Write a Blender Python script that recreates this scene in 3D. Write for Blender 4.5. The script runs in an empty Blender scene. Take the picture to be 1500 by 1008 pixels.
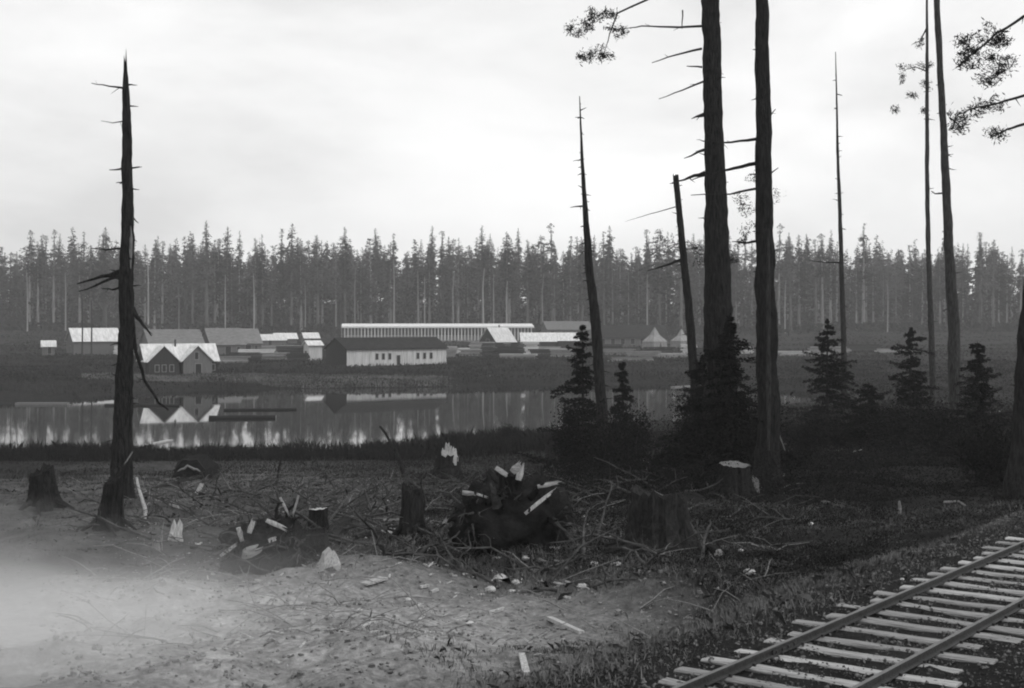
import bpy, math, random
import numpy as np
from mathutils import Vector, Matrix, noise as mnoise

random.seed(7)
RS = np.random.RandomState(11)
R = math.radians
PI = math.pi
scene = bpy.context.scene
COL = scene.collection

# ------------------------------------------------------------------ camera
F = 2000.0          # focal length in photo pixels (photo 1500 x 1008)
HZ = 470.0          # horizon row in photo
ZC = 11.0           # camera height above the pond
cam = bpy.data.cameras.new('camera')
cam.sensor_width = 36.0
cam.lens = 36.0 * F / 1500.0
cam.shift_y = -(504.0 - HZ) / 1500.0
cam.clip_end = 4000
cam.clip_start = 0.2
camo = bpy.data.objects.new('camera', cam)
camo.location = (0, 0, ZC)
camo.rotation_euler = (R(90), 0, 0)
COL.objects.link(camo)
scene.camera = camo

# ------------------------------------------------------------------ sky and sun
SUN_EL, SUN_AZ = 48.0, 118.0      # azimuth clockwise from +Y (the view direction)
world = bpy.data.worlds.new('World')
scene.world = world
world.use_nodes = True
nt = world.node_tree
nt.nodes.clear()
out = nt.nodes.new('ShaderNodeOutputWorld')
bg = nt.nodes.new('ShaderNodeBackground')
sky = nt.nodes.new('ShaderNodeTexSky')
sky.sky_type = 'NISHITA'
sky.sun_disc = False
sky.sun_elevation = R(SUN_EL)
sky.sun_rotation = R(SUN_AZ)
sky.air_density = 1.0
sky.dust_density = 4.0
bw = nt.nodes.new('ShaderNodeRGBToBW')
nt.links.new(sky.outputs[0], bw.inputs[0])
tc = nt.nodes.new('ShaderNodeTexCoord')
mp = nt.nodes.new('ShaderNodeMapping')
mp.inputs['Scale'].default_value = (1.0, 1.0, 2.6)
nz = nt.nodes.new('ShaderNodeTexNoise')
nz.inputs['Scale'].default_value = 2.6
nz.inputs['Detail'].default_value = 7
nz.inputs['Roughness'].default_value = 0.55
nz.inputs['Distortion'].default_value = 0.3
nt.links.new(tc.outputs['Generated'], mp.inputs[0])
nt.links.new(mp.outputs[0], nz.inputs[0])
mr = nt.nodes.new('ShaderNodeMapRange')
mr.inputs['From Min'].default_value = 0.35
mr.inputs['From Max'].default_value = 0.68
mr.inputs['To Min'].default_value = 9.4
mr.inputs['To Max'].default_value = 6.2
nt.links.new(nz.outputs[0], mr.inputs[0])
mx = nt.nodes.new('ShaderNodeMix')
mx.data_type = 'FLOAT'
mx.inputs[0].default_value = 0.82          # cloud cover over the clear sky
nt.links.new(bw.outputs[0], mx.inputs[2])
nt.links.new(mr.outputs[0], mx.inputs[3])
nt.links.new(mx.outputs[0], bg.inputs['Color'])
bg.inputs['Strength'].default_value = 0.137
nt.links.new(bg.outputs[0], out.inputs[0])

sl = bpy.data.lights.new('sun', 'SUN')
sl.energy = 1.3
sl.angle = R(11)
sl.color = (1, 1, 1)
so = bpy.data.objects.new('sun', sl)
sd = Vector((math.sin(R(SUN_AZ)) * math.cos(R(SUN_EL)), math.cos(R(SUN_AZ)) * math.cos(R(SUN_EL)), math.sin(R(SUN_EL))))
so.rotation_euler = sd.to_track_quat('Z', 'Y').to_euler()
so.location = (60, -40, 90)
COL.objects.link(so)

vs = scene.view_settings
vs.view_transform = 'Standard'
vs.look = 'None'
vs.exposure = 0.0
vs.gamma = 1.0
vs.use_curve_mapping = False
cy = scene.cycles
cy.use_denoising = True
cy.max_bounces = 6
cy.diffuse_bounces = 3
cy.glossy_bounces = 3
cy.transmission_bounces = 3
cy.transparent_max_bounces = 8
cy.volume_bounces = 1
cy.use_adaptive_sampling = True
cy.adaptive_threshold = 0.02
cy.filter_width = 2.0


# ------------------------------------------------------------------ materials (all neutral greys: the photograph is monochrome)
def mat(name, lo, hi, scale=4.0, rough=0.85, bump=0.0, stretch=(1, 1, 1), vary=0.0, spec=0.25, detail=6, bscale=None, bdist=.05):
    m = bpy.data.materials.new(name)
    m.use_nodes = True
    t = m.node_tree
    b = t.nodes['Principled BSDF']
    b.inputs['Roughness'].default_value = rough
    b.inputs['Specular IOR Level'].default_value = spec
    c = t.nodes.new('ShaderNodeTexCoord')
    p = t.nodes.new('ShaderNodeMapping')
    p.inputs['Scale'].default_value = stretch
    t.links.new(c.outputs['Object'], p.inputs[0])
    n = t.nodes.new('ShaderNodeTexNoise')
    n.inputs['Scale'].default_value = scale
    n.inputs['Detail'].default_value = detail
    n.inputs['Roughness'].default_value = 0.65
    t.links.new(p.outputs[0], n.inputs[0])
    r = t.nodes.new('ShaderNodeMapRange')
    r.inputs['From Min'].default_value = 0.3
    r.inputs['From Max'].default_value = 0.7
    r.inputs['To Min'].default_value = lo
    r.inputs['To Max'].default_value = hi
    t.links.new(n.outputs[0], r.inputs[0])
    src = r.outputs[0]
    if vary:
        oi = t.nodes.new('ShaderNodeObjectInfo')
        vr = t.nodes.new('ShaderNodeMapRange')
        vr.inputs['To Min'].default_value = 1 - vary
        vr.inputs['To Max'].default_value = 1 + vary
        t.links.new(oi.outputs['Random'], vr.inputs[0])
        mu = t.nodes.new('ShaderNodeMath')
        mu.operation = 'MULTIPLY'
        t.links.new(src, mu.inputs[0])
        t.links.new(vr.outputs[0], mu.inputs[1])
        src = mu.outputs[0]
    t.links.new(src, b.inputs['Base Color'])
    if bump:
        n2 = t.nodes.new('ShaderNodeTexNoise')
        n2.inputs['Scale'].default_value = bscale or scale * 2.5
        n2.inputs['Detail'].default_value = 5
        t.links.new(p.outputs[0], n2.inputs[0])
        bu = t.nodes.new('ShaderNodeBump')
        bu.inputs['Strength'].default_value = bump
        bu.inputs['Distance'].default_value = bdist
        t.links.new(n2.outputs[0], bu.inputs['Height'])
        t.links.new(bu.outputs[0], b.inputs['Normal'])
    return m


M = {}
M['bark'] = mat('bark_dark', .004, .042, 3.0, .95, 1.0, (5, 5, .7), .15, .05, bdist=.16)
M['bark_grey'] = mat('bark_grey', .01, .07, 3.0, .95, .8, (6, 6, 1), .2, .06)
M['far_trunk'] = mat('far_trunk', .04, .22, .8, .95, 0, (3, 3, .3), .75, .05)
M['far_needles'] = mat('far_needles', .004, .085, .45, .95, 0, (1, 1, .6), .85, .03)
M['needles'] = mat('needles', .004, .014, 2.5, .95, 0, (1, 1, 1), .2, .04)
M['brush'] = mat('brush', .002, .02, 1.6, .95, 0, (1, 1, 1), 0, .04)
M['farbrush'] = mat('bank_brush', .005, .024, .3, .95, 0, (1, 1, 1), 0, .04)
M['gravel'] = mat('gravel', .04, .17, 3.0, .95, 0, (1, 1, 1), 0, .05)
M['grass'] = mat('grass', .008, .07, .6, .9, 0, (1, 1, 1), 0, .06)
M['slope_grass'] = mat('slope_grass', .025, .20, .9, .9, 0, (1, 1, 1), 0, .06)
M['under'] = mat('forest_understory', .004, .03, .25, .95, 0, (1, 1, .4), 0, .03)
M['dead_trunk'] = mat('dead_pale_trunk', .12, .34, .8, .95, 0, (3, 3, .3), .35, .05)
M['bank_strip'] = mat('bank_dry_grass', .05, .2, .2, .95, 0, (1, 1, 1), 0, .05)
M['dry_grass'] = mat('dry_grass', .008, .06, .12, .9, 0, (1, 1, 1), 0, .06)
M['root'] = mat('root_wood', .015, .09, 6, .9, .6, (1, 1, 1), .4, .1)
M['soil'] = mat('root_soil', .004, .022, 4, .95, .8, (1, 1, 1), .2, .05)
M['stump'] = mat('stump_bark', .006, .032, 3.5, .95, .9, (5, 5, 1), .25, .06)
M['pale'] = mat('fresh_split_wood', .2, .6, 7, .9, .8, (5, 5, 1), .25, .12)
M['midpale'] = mat('dulled_split_wood', .18, .42, 5, .9, .5, (1, 1, 4), .2, .12)
M['clod'] = mat('ash_clod', .07, .26, 2.5, .95, 0, (1, 1, 1), 0, .05)
M['midwood'] = mat('weathered_wood', .09, .22, 5, .9, .4, (4, 4, 1), .3, .15)
M['stone'] = mat('pale_stone', .3, .55, 6, .9, .5, (1, 1, 1), .2, .15)
M['tie'] = mat('tie_wood', .14, .44, 4, .95, .8, (.5, 6, 6), .32, .08)
M['rail'] = mat('rail_steel', .015, .04, 9, .5, .2, (1, 1, 1), 0, .4)
M['railtop'] = mat('rail_lighter_head', .05, .09, 9, .45, .1, (1, 1, 1), 0, .4)  # a lighter grey for the top strip of each rail
M['roof_pale'] = mat('roof_new_shakes', .36, .68, 1.1, .85, .3, (2.2, .6, .6), .10, .12)
M['roof_mid'] = mat('roof_weathered_shakes', .09, .18, 1.0, .9, .3, (1, 3, 1), .15, .1)
M['roof_dark'] = mat('roof_tar_paper', .01, .028, 1.0, .9, .2, (1, 1, 1), .1, .1)
M['wall_dark'] = mat('wall_dark_and_shaded_boards', .015, .04, 1.5, .9, .3, (8, 8, .4), .15, .1)
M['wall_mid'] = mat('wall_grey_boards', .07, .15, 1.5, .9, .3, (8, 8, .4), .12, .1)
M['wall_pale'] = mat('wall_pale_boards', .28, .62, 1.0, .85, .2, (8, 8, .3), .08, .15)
M['opening'] = mat('dark_opening', .006, .012, 3, .6, 0, (1, 1, 1), 0, .3)
M['frame'] = mat('window_frame_wood', .15, .28, 4, .8, 0, (1, 1, 1), 0, .2)
M['canvas'] = mat('tent_canvas', .16, .28, 1.2, .9, .2, (1, 1, 1), .1, .1)
M['iron'] = mat('stack_iron', .012, .03, 2, .7, 0, (1, 1, 1), .1, .3)
M['lumber'] = mat('stacked_lumber', .14, .32, 1.2, .9, .2, (.5, .5, 6), .4, .1)
M['lumber_dark'] = mat('old_lumber', .015, .05, 1.2, .9, .2, (.5, .5, 6), .3, .1)
M['lumber_pale'] = mat('fresh_lumber', .4, .62, 1.2, .9, .2, (.5, .5, 6), .15, .1)


# ------------------------------------------------------------------ noise and terrain
def vnoise(x, y, seed=0):
    x = np.asarray(x, float)
    y = np.asarray(y, float)
    xi = np.floor(x).astype(np.int64)
    yi = np.floor(y).astype(np.int64)
    fx = x - xi
    fy = y - yi
    fx = fx * fx * (3 - 2 * fx)
    fy = fy * fy * (3 - 2 * fy)

    def h(a, b):
        n = (a * 374761393 + b * 668265263 + seed * 974634777) & 0x7fffffff
        n = ((n ^ (n >> 13)) * 1274126177) & 0x7fffffff
        n = n ^ (n >> 16)
        return (n & 0xffff) / 65535.0 * 2 - 1
    return (h(xi, yi) * (1 - fx) + h(xi + 1, yi) * fx) * (1 - fy) + (h(xi, yi + 1) * (1 - fx) + h(xi + 1, yi + 1) * fx) * fy


def sstep(a, b, x):
    t = np.clip((x - a) / (b - a), 0, 1)
    return t * t * (3 - 2 * t)


NEAR = np.array([(-600, 112), (0, 115), (300, 117), (550, 117), (700, 121), (800, 131), (850, 140), (930, 147), (1000, 153), (1100, 166), (1190, 188), (1230, 206), (2200, 230)], float)
FARS = np.array([(-600, 180), (0, 189), (100, 196), (200, 208), (300, 214), (500, 222), (700, 230), (850, 235), (950, 238), (1100, 230), (1190, 212), (1230, 204), (2200, 200)], float)
FPROF = np.array([(0, 0), (3, .55), (6, 1.0), (20, 1.5), (70, 2.2), (120, 2.8), (250, 3.9), (300, 5.6), (340, 7.0), (400, 8.0), (520, 10), (800, 18), (1100, 30)], float)
TA = R(37.2)                      # track heading from the view axis
TP = np.array((1.97, 14.2))       # a point on the left rail
TD = np.array((math.sin(TA), math.cos(TA)))
RAIL_TOP = 7.3


def track_s(x, y):                # distance left of the left rail
    return -((x - TP[0]) * math.cos(TA) - (y - TP[1]) * math.sin(TA))


def ground_z(x, y):
    x = np.asarray(x, float)
    y = np.asarray(y, float)
    yy = np.maximum(y, 10.0)
    px = 750 + F * x / yy
    wob = 3.0 * vnoise(x * .06, y * .06, 3) + 1.6 * vnoise(x * .21, y * .21, 4)
    dn = np.interp(px, NEAR[:, 0], NEAR[:, 1]) + wob
    df = np.interp(px, FARS[:, 0], FARS[:, 1]) + .8 * wob
    # near side
    prof = np.interp(y, [-60, 10, 18, 25, 32, 44], [7.0, 6.6, 6.2, 5.9, 5.62, 5.2])
    t = np.clip((y - 44) / np.maximum(dn - 20 - 44, 10), 0, 1)
    slope = 5.2 - 4.75 * (t ** .85)
    marsh = .45 * np.clip((dn - y) / 20, 0, 1) ** .6
    nearz = np.where(y < 44, prof, np.where(t < 1, slope, marsh))
    nearz = np.where(y > dn, -np.minimum(1.4, .12 * (y - dn)), nearz)
    farz = np.where(y > df, np.interp(y - df, FPROF[:, 0], FPROF[:, 1]), -np.minimum(1.4, .12 * (df - y)))
    z = np.where(y > .5 * (dn + df), farz, nearz)
    land = sstep(1190, 1270, px)
    z = np.where(y > 100, z * (1 - land) + np.maximum(z, .9 + .3 * vnoise(x * .1, y * .1, 8)) * land, z)
    # roughness
    amp = np.where(z > .3, 1.0, .15)
    nearamp = np.clip(1 - (y - 60) / 60, .25, 1)
    z = z + amp * nearamp * (.24 * vnoise(x * .35, y * .35, 1) + .17 * vnoise(x * .9, y * .9, 2) + .09 * vnoise(x * 2.3, y * 2.3, 5))
    # railway bed
    s = track_s(x, y)
    w = sstep(1.15, 3.9, s)
    w2 = sstep(3.2, 6.5, -s)
    bed = 7.168 + .03 * vnoise(x * 2.2, y * 2.2, 6) + .012 * vnoise(x * 6, y * 6, 16)
    right = 6.7 + .1 * vnoise(x * .8, y * .8, 7)
    bedz = bed * (1 - w2) + right * w2
    near_track = y < 70
    z = np.where(near_track, bedz * (1 - w) + z * w, z)
    return z


def gz(x, y):
    return float(ground_z(np.array([x]), np.array([y]))[0])


_D = np.concatenate([np.arange(9, 60, .05), np.arange(60, 260, .2), np.arange(260, 900, 1.0)])


def pick(px, py):                 # where the ray of a photo pixel meets the ground
    zr = ZC + (HZ - py) / F * _D
    xs = (px - 750) / F * _D
    g = np.maximum(ground_z(xs, _D), 0.0)
    k = int(np.argmax(zr <= g))
    d = float(_D[k])
    return Vector(((px - 750) / F * d, d, float(g[k])))


def P(px, py, d):
    return Vector(((px - 750) / F * d, d, ZC + (HZ - py) / F * d))


# ------------------------------------------------------------------ object helpers
def props(o, label=None, cat=None, group=None, kind=None):
    if label:
        o['label'] = label
    if cat:
        o['category'] = cat
    if group:
        o['group'] = group
    if kind:
        o['kind'] = kind
    return o


def link(name, me, mt=None, parent=None, loc=None, rot=None):
    o = bpy.data.objects.new(name, me)
    COL.objects.link(o)
    if mt is not None and me is not None and len(me.materials) == 0:
        me.materials.append(M[mt] if isinstance(mt, str) else mt)
    if parent is not None:
        o.parent = parent
    if loc is not None:
        o.location = loc
    if rot is not None:
        o.rotation_euler = rot
    return o


def thing(name, label, cat, loc=(0, 0, 0), rz=0.0, group=None):
    o = bpy.data.objects.new(name, None)
    o.empty_display_size = .2
    COL.objects.link(o)
    o.location = loc
    o.rotation_euler = (0, 0, rz)
    return props(o, label, cat, group)


def copy_tree(o, parent=None):
    c = o.copy()
    COL.objects.link(c)
    c.parent = parent
    for ch in o.children:
        copy_tree(ch, c)
    return c


class MB:
    def __init__(s):
        s.v = []
        s.f = []

    def add(s, vs_, fs_):
        b = len(s.v)
        s.v += [tuple(p) for p in vs_]
        s.f += [tuple(i + b for i in q) for q in fs_]
        return s

    def box(s, c, size, mt=None, jit=0.0):
        hx, hy, hz = size[0] / 2, size[1] / 2, size[2] / 2
        vs_ = []
        for sx, sy, sz in ((-1, -1, -1), (1, -1, -1), (1, 1, -1), (-1, 1, -1), (-1, -1, 1), (1, -1, 1), (1, 1, 1), (-1, 1, 1)):
            p = Vector((sx * hx + random.uniform(-jit, jit), sy * hy + random.uniform(-jit, jit), sz * hz + random.uniform(-jit, jit)))
            if mt is not None:
                p = mt @ p
            vs_.append(p + Vector(c))
        return s.add(vs_, [(3, 2, 1, 0), (4, 5, 6, 7), (0, 1, 5, 4), (1, 2, 6, 5), (2, 3, 7, 6), (3, 0, 4, 7)])

    def tube(s, pts, rad, n=8, rough=0.0, cap=True, flat=1.0):
        pts = [Vector(p) for p in pts]
        m = len(pts)
        vs_ = []
        prof = [1 + random.uniform(-rough, rough) for _ in range(n)]
        a = None
        for i, p in enumerate(pts):
            d = (pts[min(i + 1, m - 1)] - pts[max(i - 1, 0)])
            d = d.normalized() if d.length > 1e-6 else Vector((0, 0, 1))
            if a is None:
                a = d.cross(Vector((0, 1, 0)) if abs(d.y) < .85 else Vector((1, 0, 0))).normalized()
            else:
                a = (a - d * a.dot(d))
                a = a.normalized() if a.length > 1e-6 else d.orthogonal().normalized()
            b = d.cross(a).normalized()
            for k in range(n):
                an = 2 * PI * k / n
                r = rad[i] * prof[k] * (1 + random.uniform(-rough, rough) * .5)
                vs_.append(p + a * math.cos(an) * r + b * math.sin(an) * r * flat)
        fs_ = []
        for i in range(m - 1):
            for k in range(n):
                k2 = (k + 1) % n
                fs_.append((i * n + k, (i + 1) * n + k, (i + 1) * n + k2, i * n + k2))
        if cap:
            fs_.append(tuple(range(n)))
            fs_.append(tuple((m - 1) * n + k for k in reversed(range(n))))
        return s.add(vs_, fs_)

    def jag(s, a, b, w, thick=.4, rs=random, base=.8, spikes=4):
        """a torn slab of wood from a to b: straight split sides, an end of uneven spikes"""
        a = Vector(a)
        b = Vector(b)
        d = (b - a)
        L = d.length
        d.normalize()
        side = d.cross(Vector((rs.uniform(-.25, .25), -1, rs.uniform(-.25, .25)))).normalized()
        nrm = d.cross(side).normalized()
        left = [(-base * w / 2, 0), (-w / 2 * rs.uniform(.85, 1.1), L * .35), (-w / 2 * rs.uniform(.7, 1.0), L * rs.uniform(.6, .8))]
        right = [(base * w / 2, 0), (w / 2 * rs.uniform(.85, 1.1), L * .4), (w / 2 * rs.uniform(.7, 1.0), L * rs.uniform(.55, .85))]
        top = []
        for k in range(spikes):
            x0 = w * (-.42 + .84 * (k + .5) / spikes)
            top.append((x0 + rs.uniform(-.08, .08) * w, L * rs.uniform(.78, 1.08)))
            if k < spikes - 1:
                top.append((w * (-.42 + .84 * (k + 1) / spikes), L * rs.uniform(.66, .88)))
        # strips from the left edge to the right edge so that the notches stay open
        bot = [left[0], right[0]]
        pts = [left[0]] + left[1:] + top + list(reversed(right[1:])) + [right[0]]
        c = (0.0, L * .3)
        T = thick * w / 2
        n = len(pts)
        V_ = []
        for sg in (1, -1):
            for (x_, y_) in pts + [c]:
                V_.append(a + side * x_ + d * y_ + nrm * sg * T * (1.0 if y_ < L * .5 else .55) * (1.3 if (x_, y_) == c else .8))
        F_ = []
        for k in range(n):
            k2 = (k + 1) % n
            F_.append((k, k2, n))
            F_.append((n + 1 + k2, n + 1 + k, 2 * n + 1))
            F_.append((k2, k, n + 1 + k, n + 1 + k2))
        return s.add(V_, F_)

    def mesh(s, name, smooth=False):
        me = bpy.data.meshes.new(name)
        me.from_pydata(s.v, [], s.f)
        me.validate()
        if smooth:
            me.polygons.foreach_set('use_smooth', [True] * len(me.polygons))
        me.update()
        return me

    def obj(s, name, mt, parent=None, loc=None, smooth=False, rot=None):
        return link(name, s.mesh(name, smooth), mt, parent, loc, rot)


def fast_mesh(name, V, k):
    """V: (N,k,3) array, one k-gon each"""
    N = len(V)
    me = bpy.data.meshes.new(name)
    me.vertices.add(N * k)
    me.vertices.foreach_set('co', np.ascontiguousarray(V, dtype=np.float32).ravel())
    me.loops.add(N * k)
    me.loops.foreach_set('vertex_index', np.arange(N * k, dtype=np.int32))
    me.polygons.add(N)
    me.polygons.foreach_set('loop_start', np.arange(0, N * k, k, dtype=np.int32))
    me.update(calc_edges=True)
    return me


def unit(a):
    return a / np.maximum(np.linalg.norm(a, axis=-1, keepdims=True), 1e-9)


def diamonds(C, A, w, rs=RS):
    """leaf shapes: centre C, half-length vectors A, width ratio w"""
    Rn = rs.normal(size=C.shape)
    B = unit(np.cross(A, Rn)) * (np.linalg.norm(A, axis=1, keepdims=True) * w)
    return np.stack([C - A, C + B, C + A, C - B], axis=1)


def curve_pts(p0, p1, sag=0.0, n=6, wig=0.0, rs=random):
    p0 = Vector(p0)
    p1 = Vector(p1)
    o = []
    for i in range(n + 1):
        t = i / n
        p = p0.lerp(p1, t)
        p.z -= sag * 4 * t * (1 - t)
        if 0 < i:
            p += Vector((rs.uniform(-wig, wig), rs.uniform(-wig, wig), rs.uniform(-wig, wig)))
        o.append(p)
    return o


# ------------------------------------------------------------------ ground, pond
def build_ground():
    ys = np.concatenate([np.arange(-60, 8, 4), np.arange(8, 60, .36), np.arange(60, 130, 1.1), np.arange(130, 262, 1.8), np.arange(262, 720, 12), np.arange(720, 1251, 53)])
    h = np.concatenate([np.arange(0, 12, .33), np.arange(12, 40, .9), np.arange(40, 120, 2.6), np.arange(120, 300, 9), np.arange(300, 801, 50)])
    xs = np.concatenate([-h[:0:-1], h])
    X, Y = np.meshgrid(xs, ys)
    Z = ground_z(X, Y)
    nx, ny = len(xs), len(ys)
    V = np.stack([X, Y, Z], -1).reshape(-1, 3)
    i, j = np.meshgrid(np.arange(nx - 1), np.arange(ny - 1))
    a = (j * nx + i).ravel()
    Q = np.stack([a, a + 1, a + nx + 1, a + nx], 1)
    me = bpy.data.meshes.new('ground')
    me.vertices.add(len(V))
    me.vertices.foreach_set('co', V.astype(np.float32).ravel())
    me.loops.add(Q.size)
    me.loops.foreach_set('vertex_index', Q.astype(np.int32).ravel())
    me.polygons.add(len(Q))
    me.polygons.foreach_set('loop_start', np.arange(0, Q.size, 4, dtype=np.int32))
    me.polygons.foreach_set('use_smooth', np.ones(len(Q), bool))
    me.update(calc_edges=True)
    m = bpy.data.materials.new('ground_soil')
    m.use_nodes = True
    t = m.node_tree
    b = t.nodes['Principled BSDF']
    b.inputs['Roughness'].default_value = .95
    b.inputs['Specular IOR Level'].default_value = .08
    c = t.nodes.new('ShaderNodeTexCoord')

    def N(scale, detail=5, rough=.6):
        n = t.nodes.new('ShaderNodeTexNoise')
        n.inputs['Scale'].default_value = scale
        n.inputs['Detail'].default_value = detail
        n.inputs['Roughness'].default_value = rough
        t.links.new(c.outputs['Object'], n.inputs[0])
        return n.outputs[0]

    def MR(src, a0, a1, b0, b1):
        r = t.nodes.new('ShaderNodeMapRange')
        for k, v in zip(('From Min', 'From Max', 'To Min', 'To Max'), (a0, a1, b0, b1)):
            r.inputs[k].default_value = v
        t.links.new(src, r.inputs[0])
        return r.outputs[0]

    def MA(op, x, y):
        q = t.nodes.new('ShaderNodeMath')
        q.operation = op
        for k, v in enumerate((x, y)):
            if isinstance(v, (int, float)):
                q.inputs[k].default_value = v
            else:
                t.links.new(v, q.inputs[k])
        return q.outputs[0]

    def patch(cx, cy_, rx, ry, n, k=.5, soft=.35):
        # a patch of different soil, ragged edge from noise
        sx = t.nodes.new('ShaderNodeSeparateXYZ')
        t.links.new(c.outputs['Object'], sx.inputs[0])
        ax = MA('POWER', MA('ABSOLUTE', MA('MULTIPLY', MA('ADD', sx.outputs[0], -cx), 1 / rx), 0), 2)
        ay = MA('POWER', MA('ABSOLUTE', MA('MULTIPLY', MA('ADD', sx.outputs[1], -cy_), 1 / ry), 0), 2)
        d = MA('ADD', MA('SQRT', MA('ADD', ax, ay), 0), MA('MULTIPLY', MA('ADD', n, -.5), k))
        return MR(d, 1 - soft, 1 + soft, 1, 0)
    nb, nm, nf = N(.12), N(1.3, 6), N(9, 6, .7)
    base = MR(nm, .3, .7, .003, .017)  # dark mossy soil, with the shade under the trees painted in
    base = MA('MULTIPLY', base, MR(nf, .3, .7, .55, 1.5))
    # drier soil, free of the painted tree shade, on the left clearing, pale ash and sand in the near clearing
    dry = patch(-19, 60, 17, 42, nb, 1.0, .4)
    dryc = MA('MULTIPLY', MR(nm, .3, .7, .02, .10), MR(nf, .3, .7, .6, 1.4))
    ash = patch(-4.2, 22.5, 6.2, 6.0, nm, .9, .35)
    ashc = MA('MULTIPLY', MA('MULTIPLY', MR(nm, .3, .7, .12, .30), MR(nf, .3, .7, .55, 1.5)), MR(N(3.5, 4), .35, .65, .75, 1.25))
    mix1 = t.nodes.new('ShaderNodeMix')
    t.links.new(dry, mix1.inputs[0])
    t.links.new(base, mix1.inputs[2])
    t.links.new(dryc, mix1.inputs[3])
    mix2 = t.nodes.new('ShaderNodeMix')
    t.links.new(ash, mix2.inputs[0])
    t.links.new(mix1.outputs[0], mix2.inputs[2])
    t.links.new(ashc, mix2.inputs[3])
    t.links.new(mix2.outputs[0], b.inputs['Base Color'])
    bu = t.nodes.new('ShaderNodeBump')
    bu.inputs['Strength'].default_value = .8
    bu.inputs['Distance'].default_value = .06
    t.links.new(MA('ADD', nf, MA('MULTIPLY', N(30, 3), .4)), bu.inputs['Height'])
    t.links.new(bu.outputs[0], b.inputs['Normal'])
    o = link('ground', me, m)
    props(o, 'dark rough cleared ground sloping to the pond and up to the forest', None, None, 'structure')
    # pond
    mb = MB().add([(-420, 70, 0), (420, 70, 0), (420, 300, 0), (-420, 300, 0)], [(0, 1, 2, 3)])
    w = bpy.data.materials.new('pond_water')
    w.use_nodes = True
    t2 = w.node_tree
    b2 = t2.nodes['Principled BSDF']
    b2.inputs['Base Color'].default_value = (.006, .006, .006, 1)
    b2.inputs['Roughness'].default_value = .03
    b2.inputs['IOR'].default_value = 1.333
    c2 = t2.nodes.new('ShaderNodeTexCoord')
    p2 = t2.nodes.new('ShaderNodeMapping')
    p2.inputs['Scale'].default_value = (.35, 1.2, 1)
    n2 = t2.nodes.new('ShaderNodeTexNoise')
    n2.inputs['Scale'].default_value = 1.1
    n2.inputs['Detail'].default_value = 3
    t2.links.new(c2.outputs['Object'], p2.inputs[0])
    t2.links.new(p2.outputs[0], n2.inputs[0])
    bu2 = t2.nodes.new('ShaderNodeBump')
    bu2.inputs['Strength'].default_value = .012
    bu2.inputs['Distance'].default_value = .03
    t2.links.new(n2.outputs[0], bu2.inputs['Height'])
    t2.links.new(bu2.outputs[0], b2.inputs['Normal'])
    props(mb.obj('pond', w), 'still dark mill pond mirroring houses and forest', None, None, 'structure')


build_ground()


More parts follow.
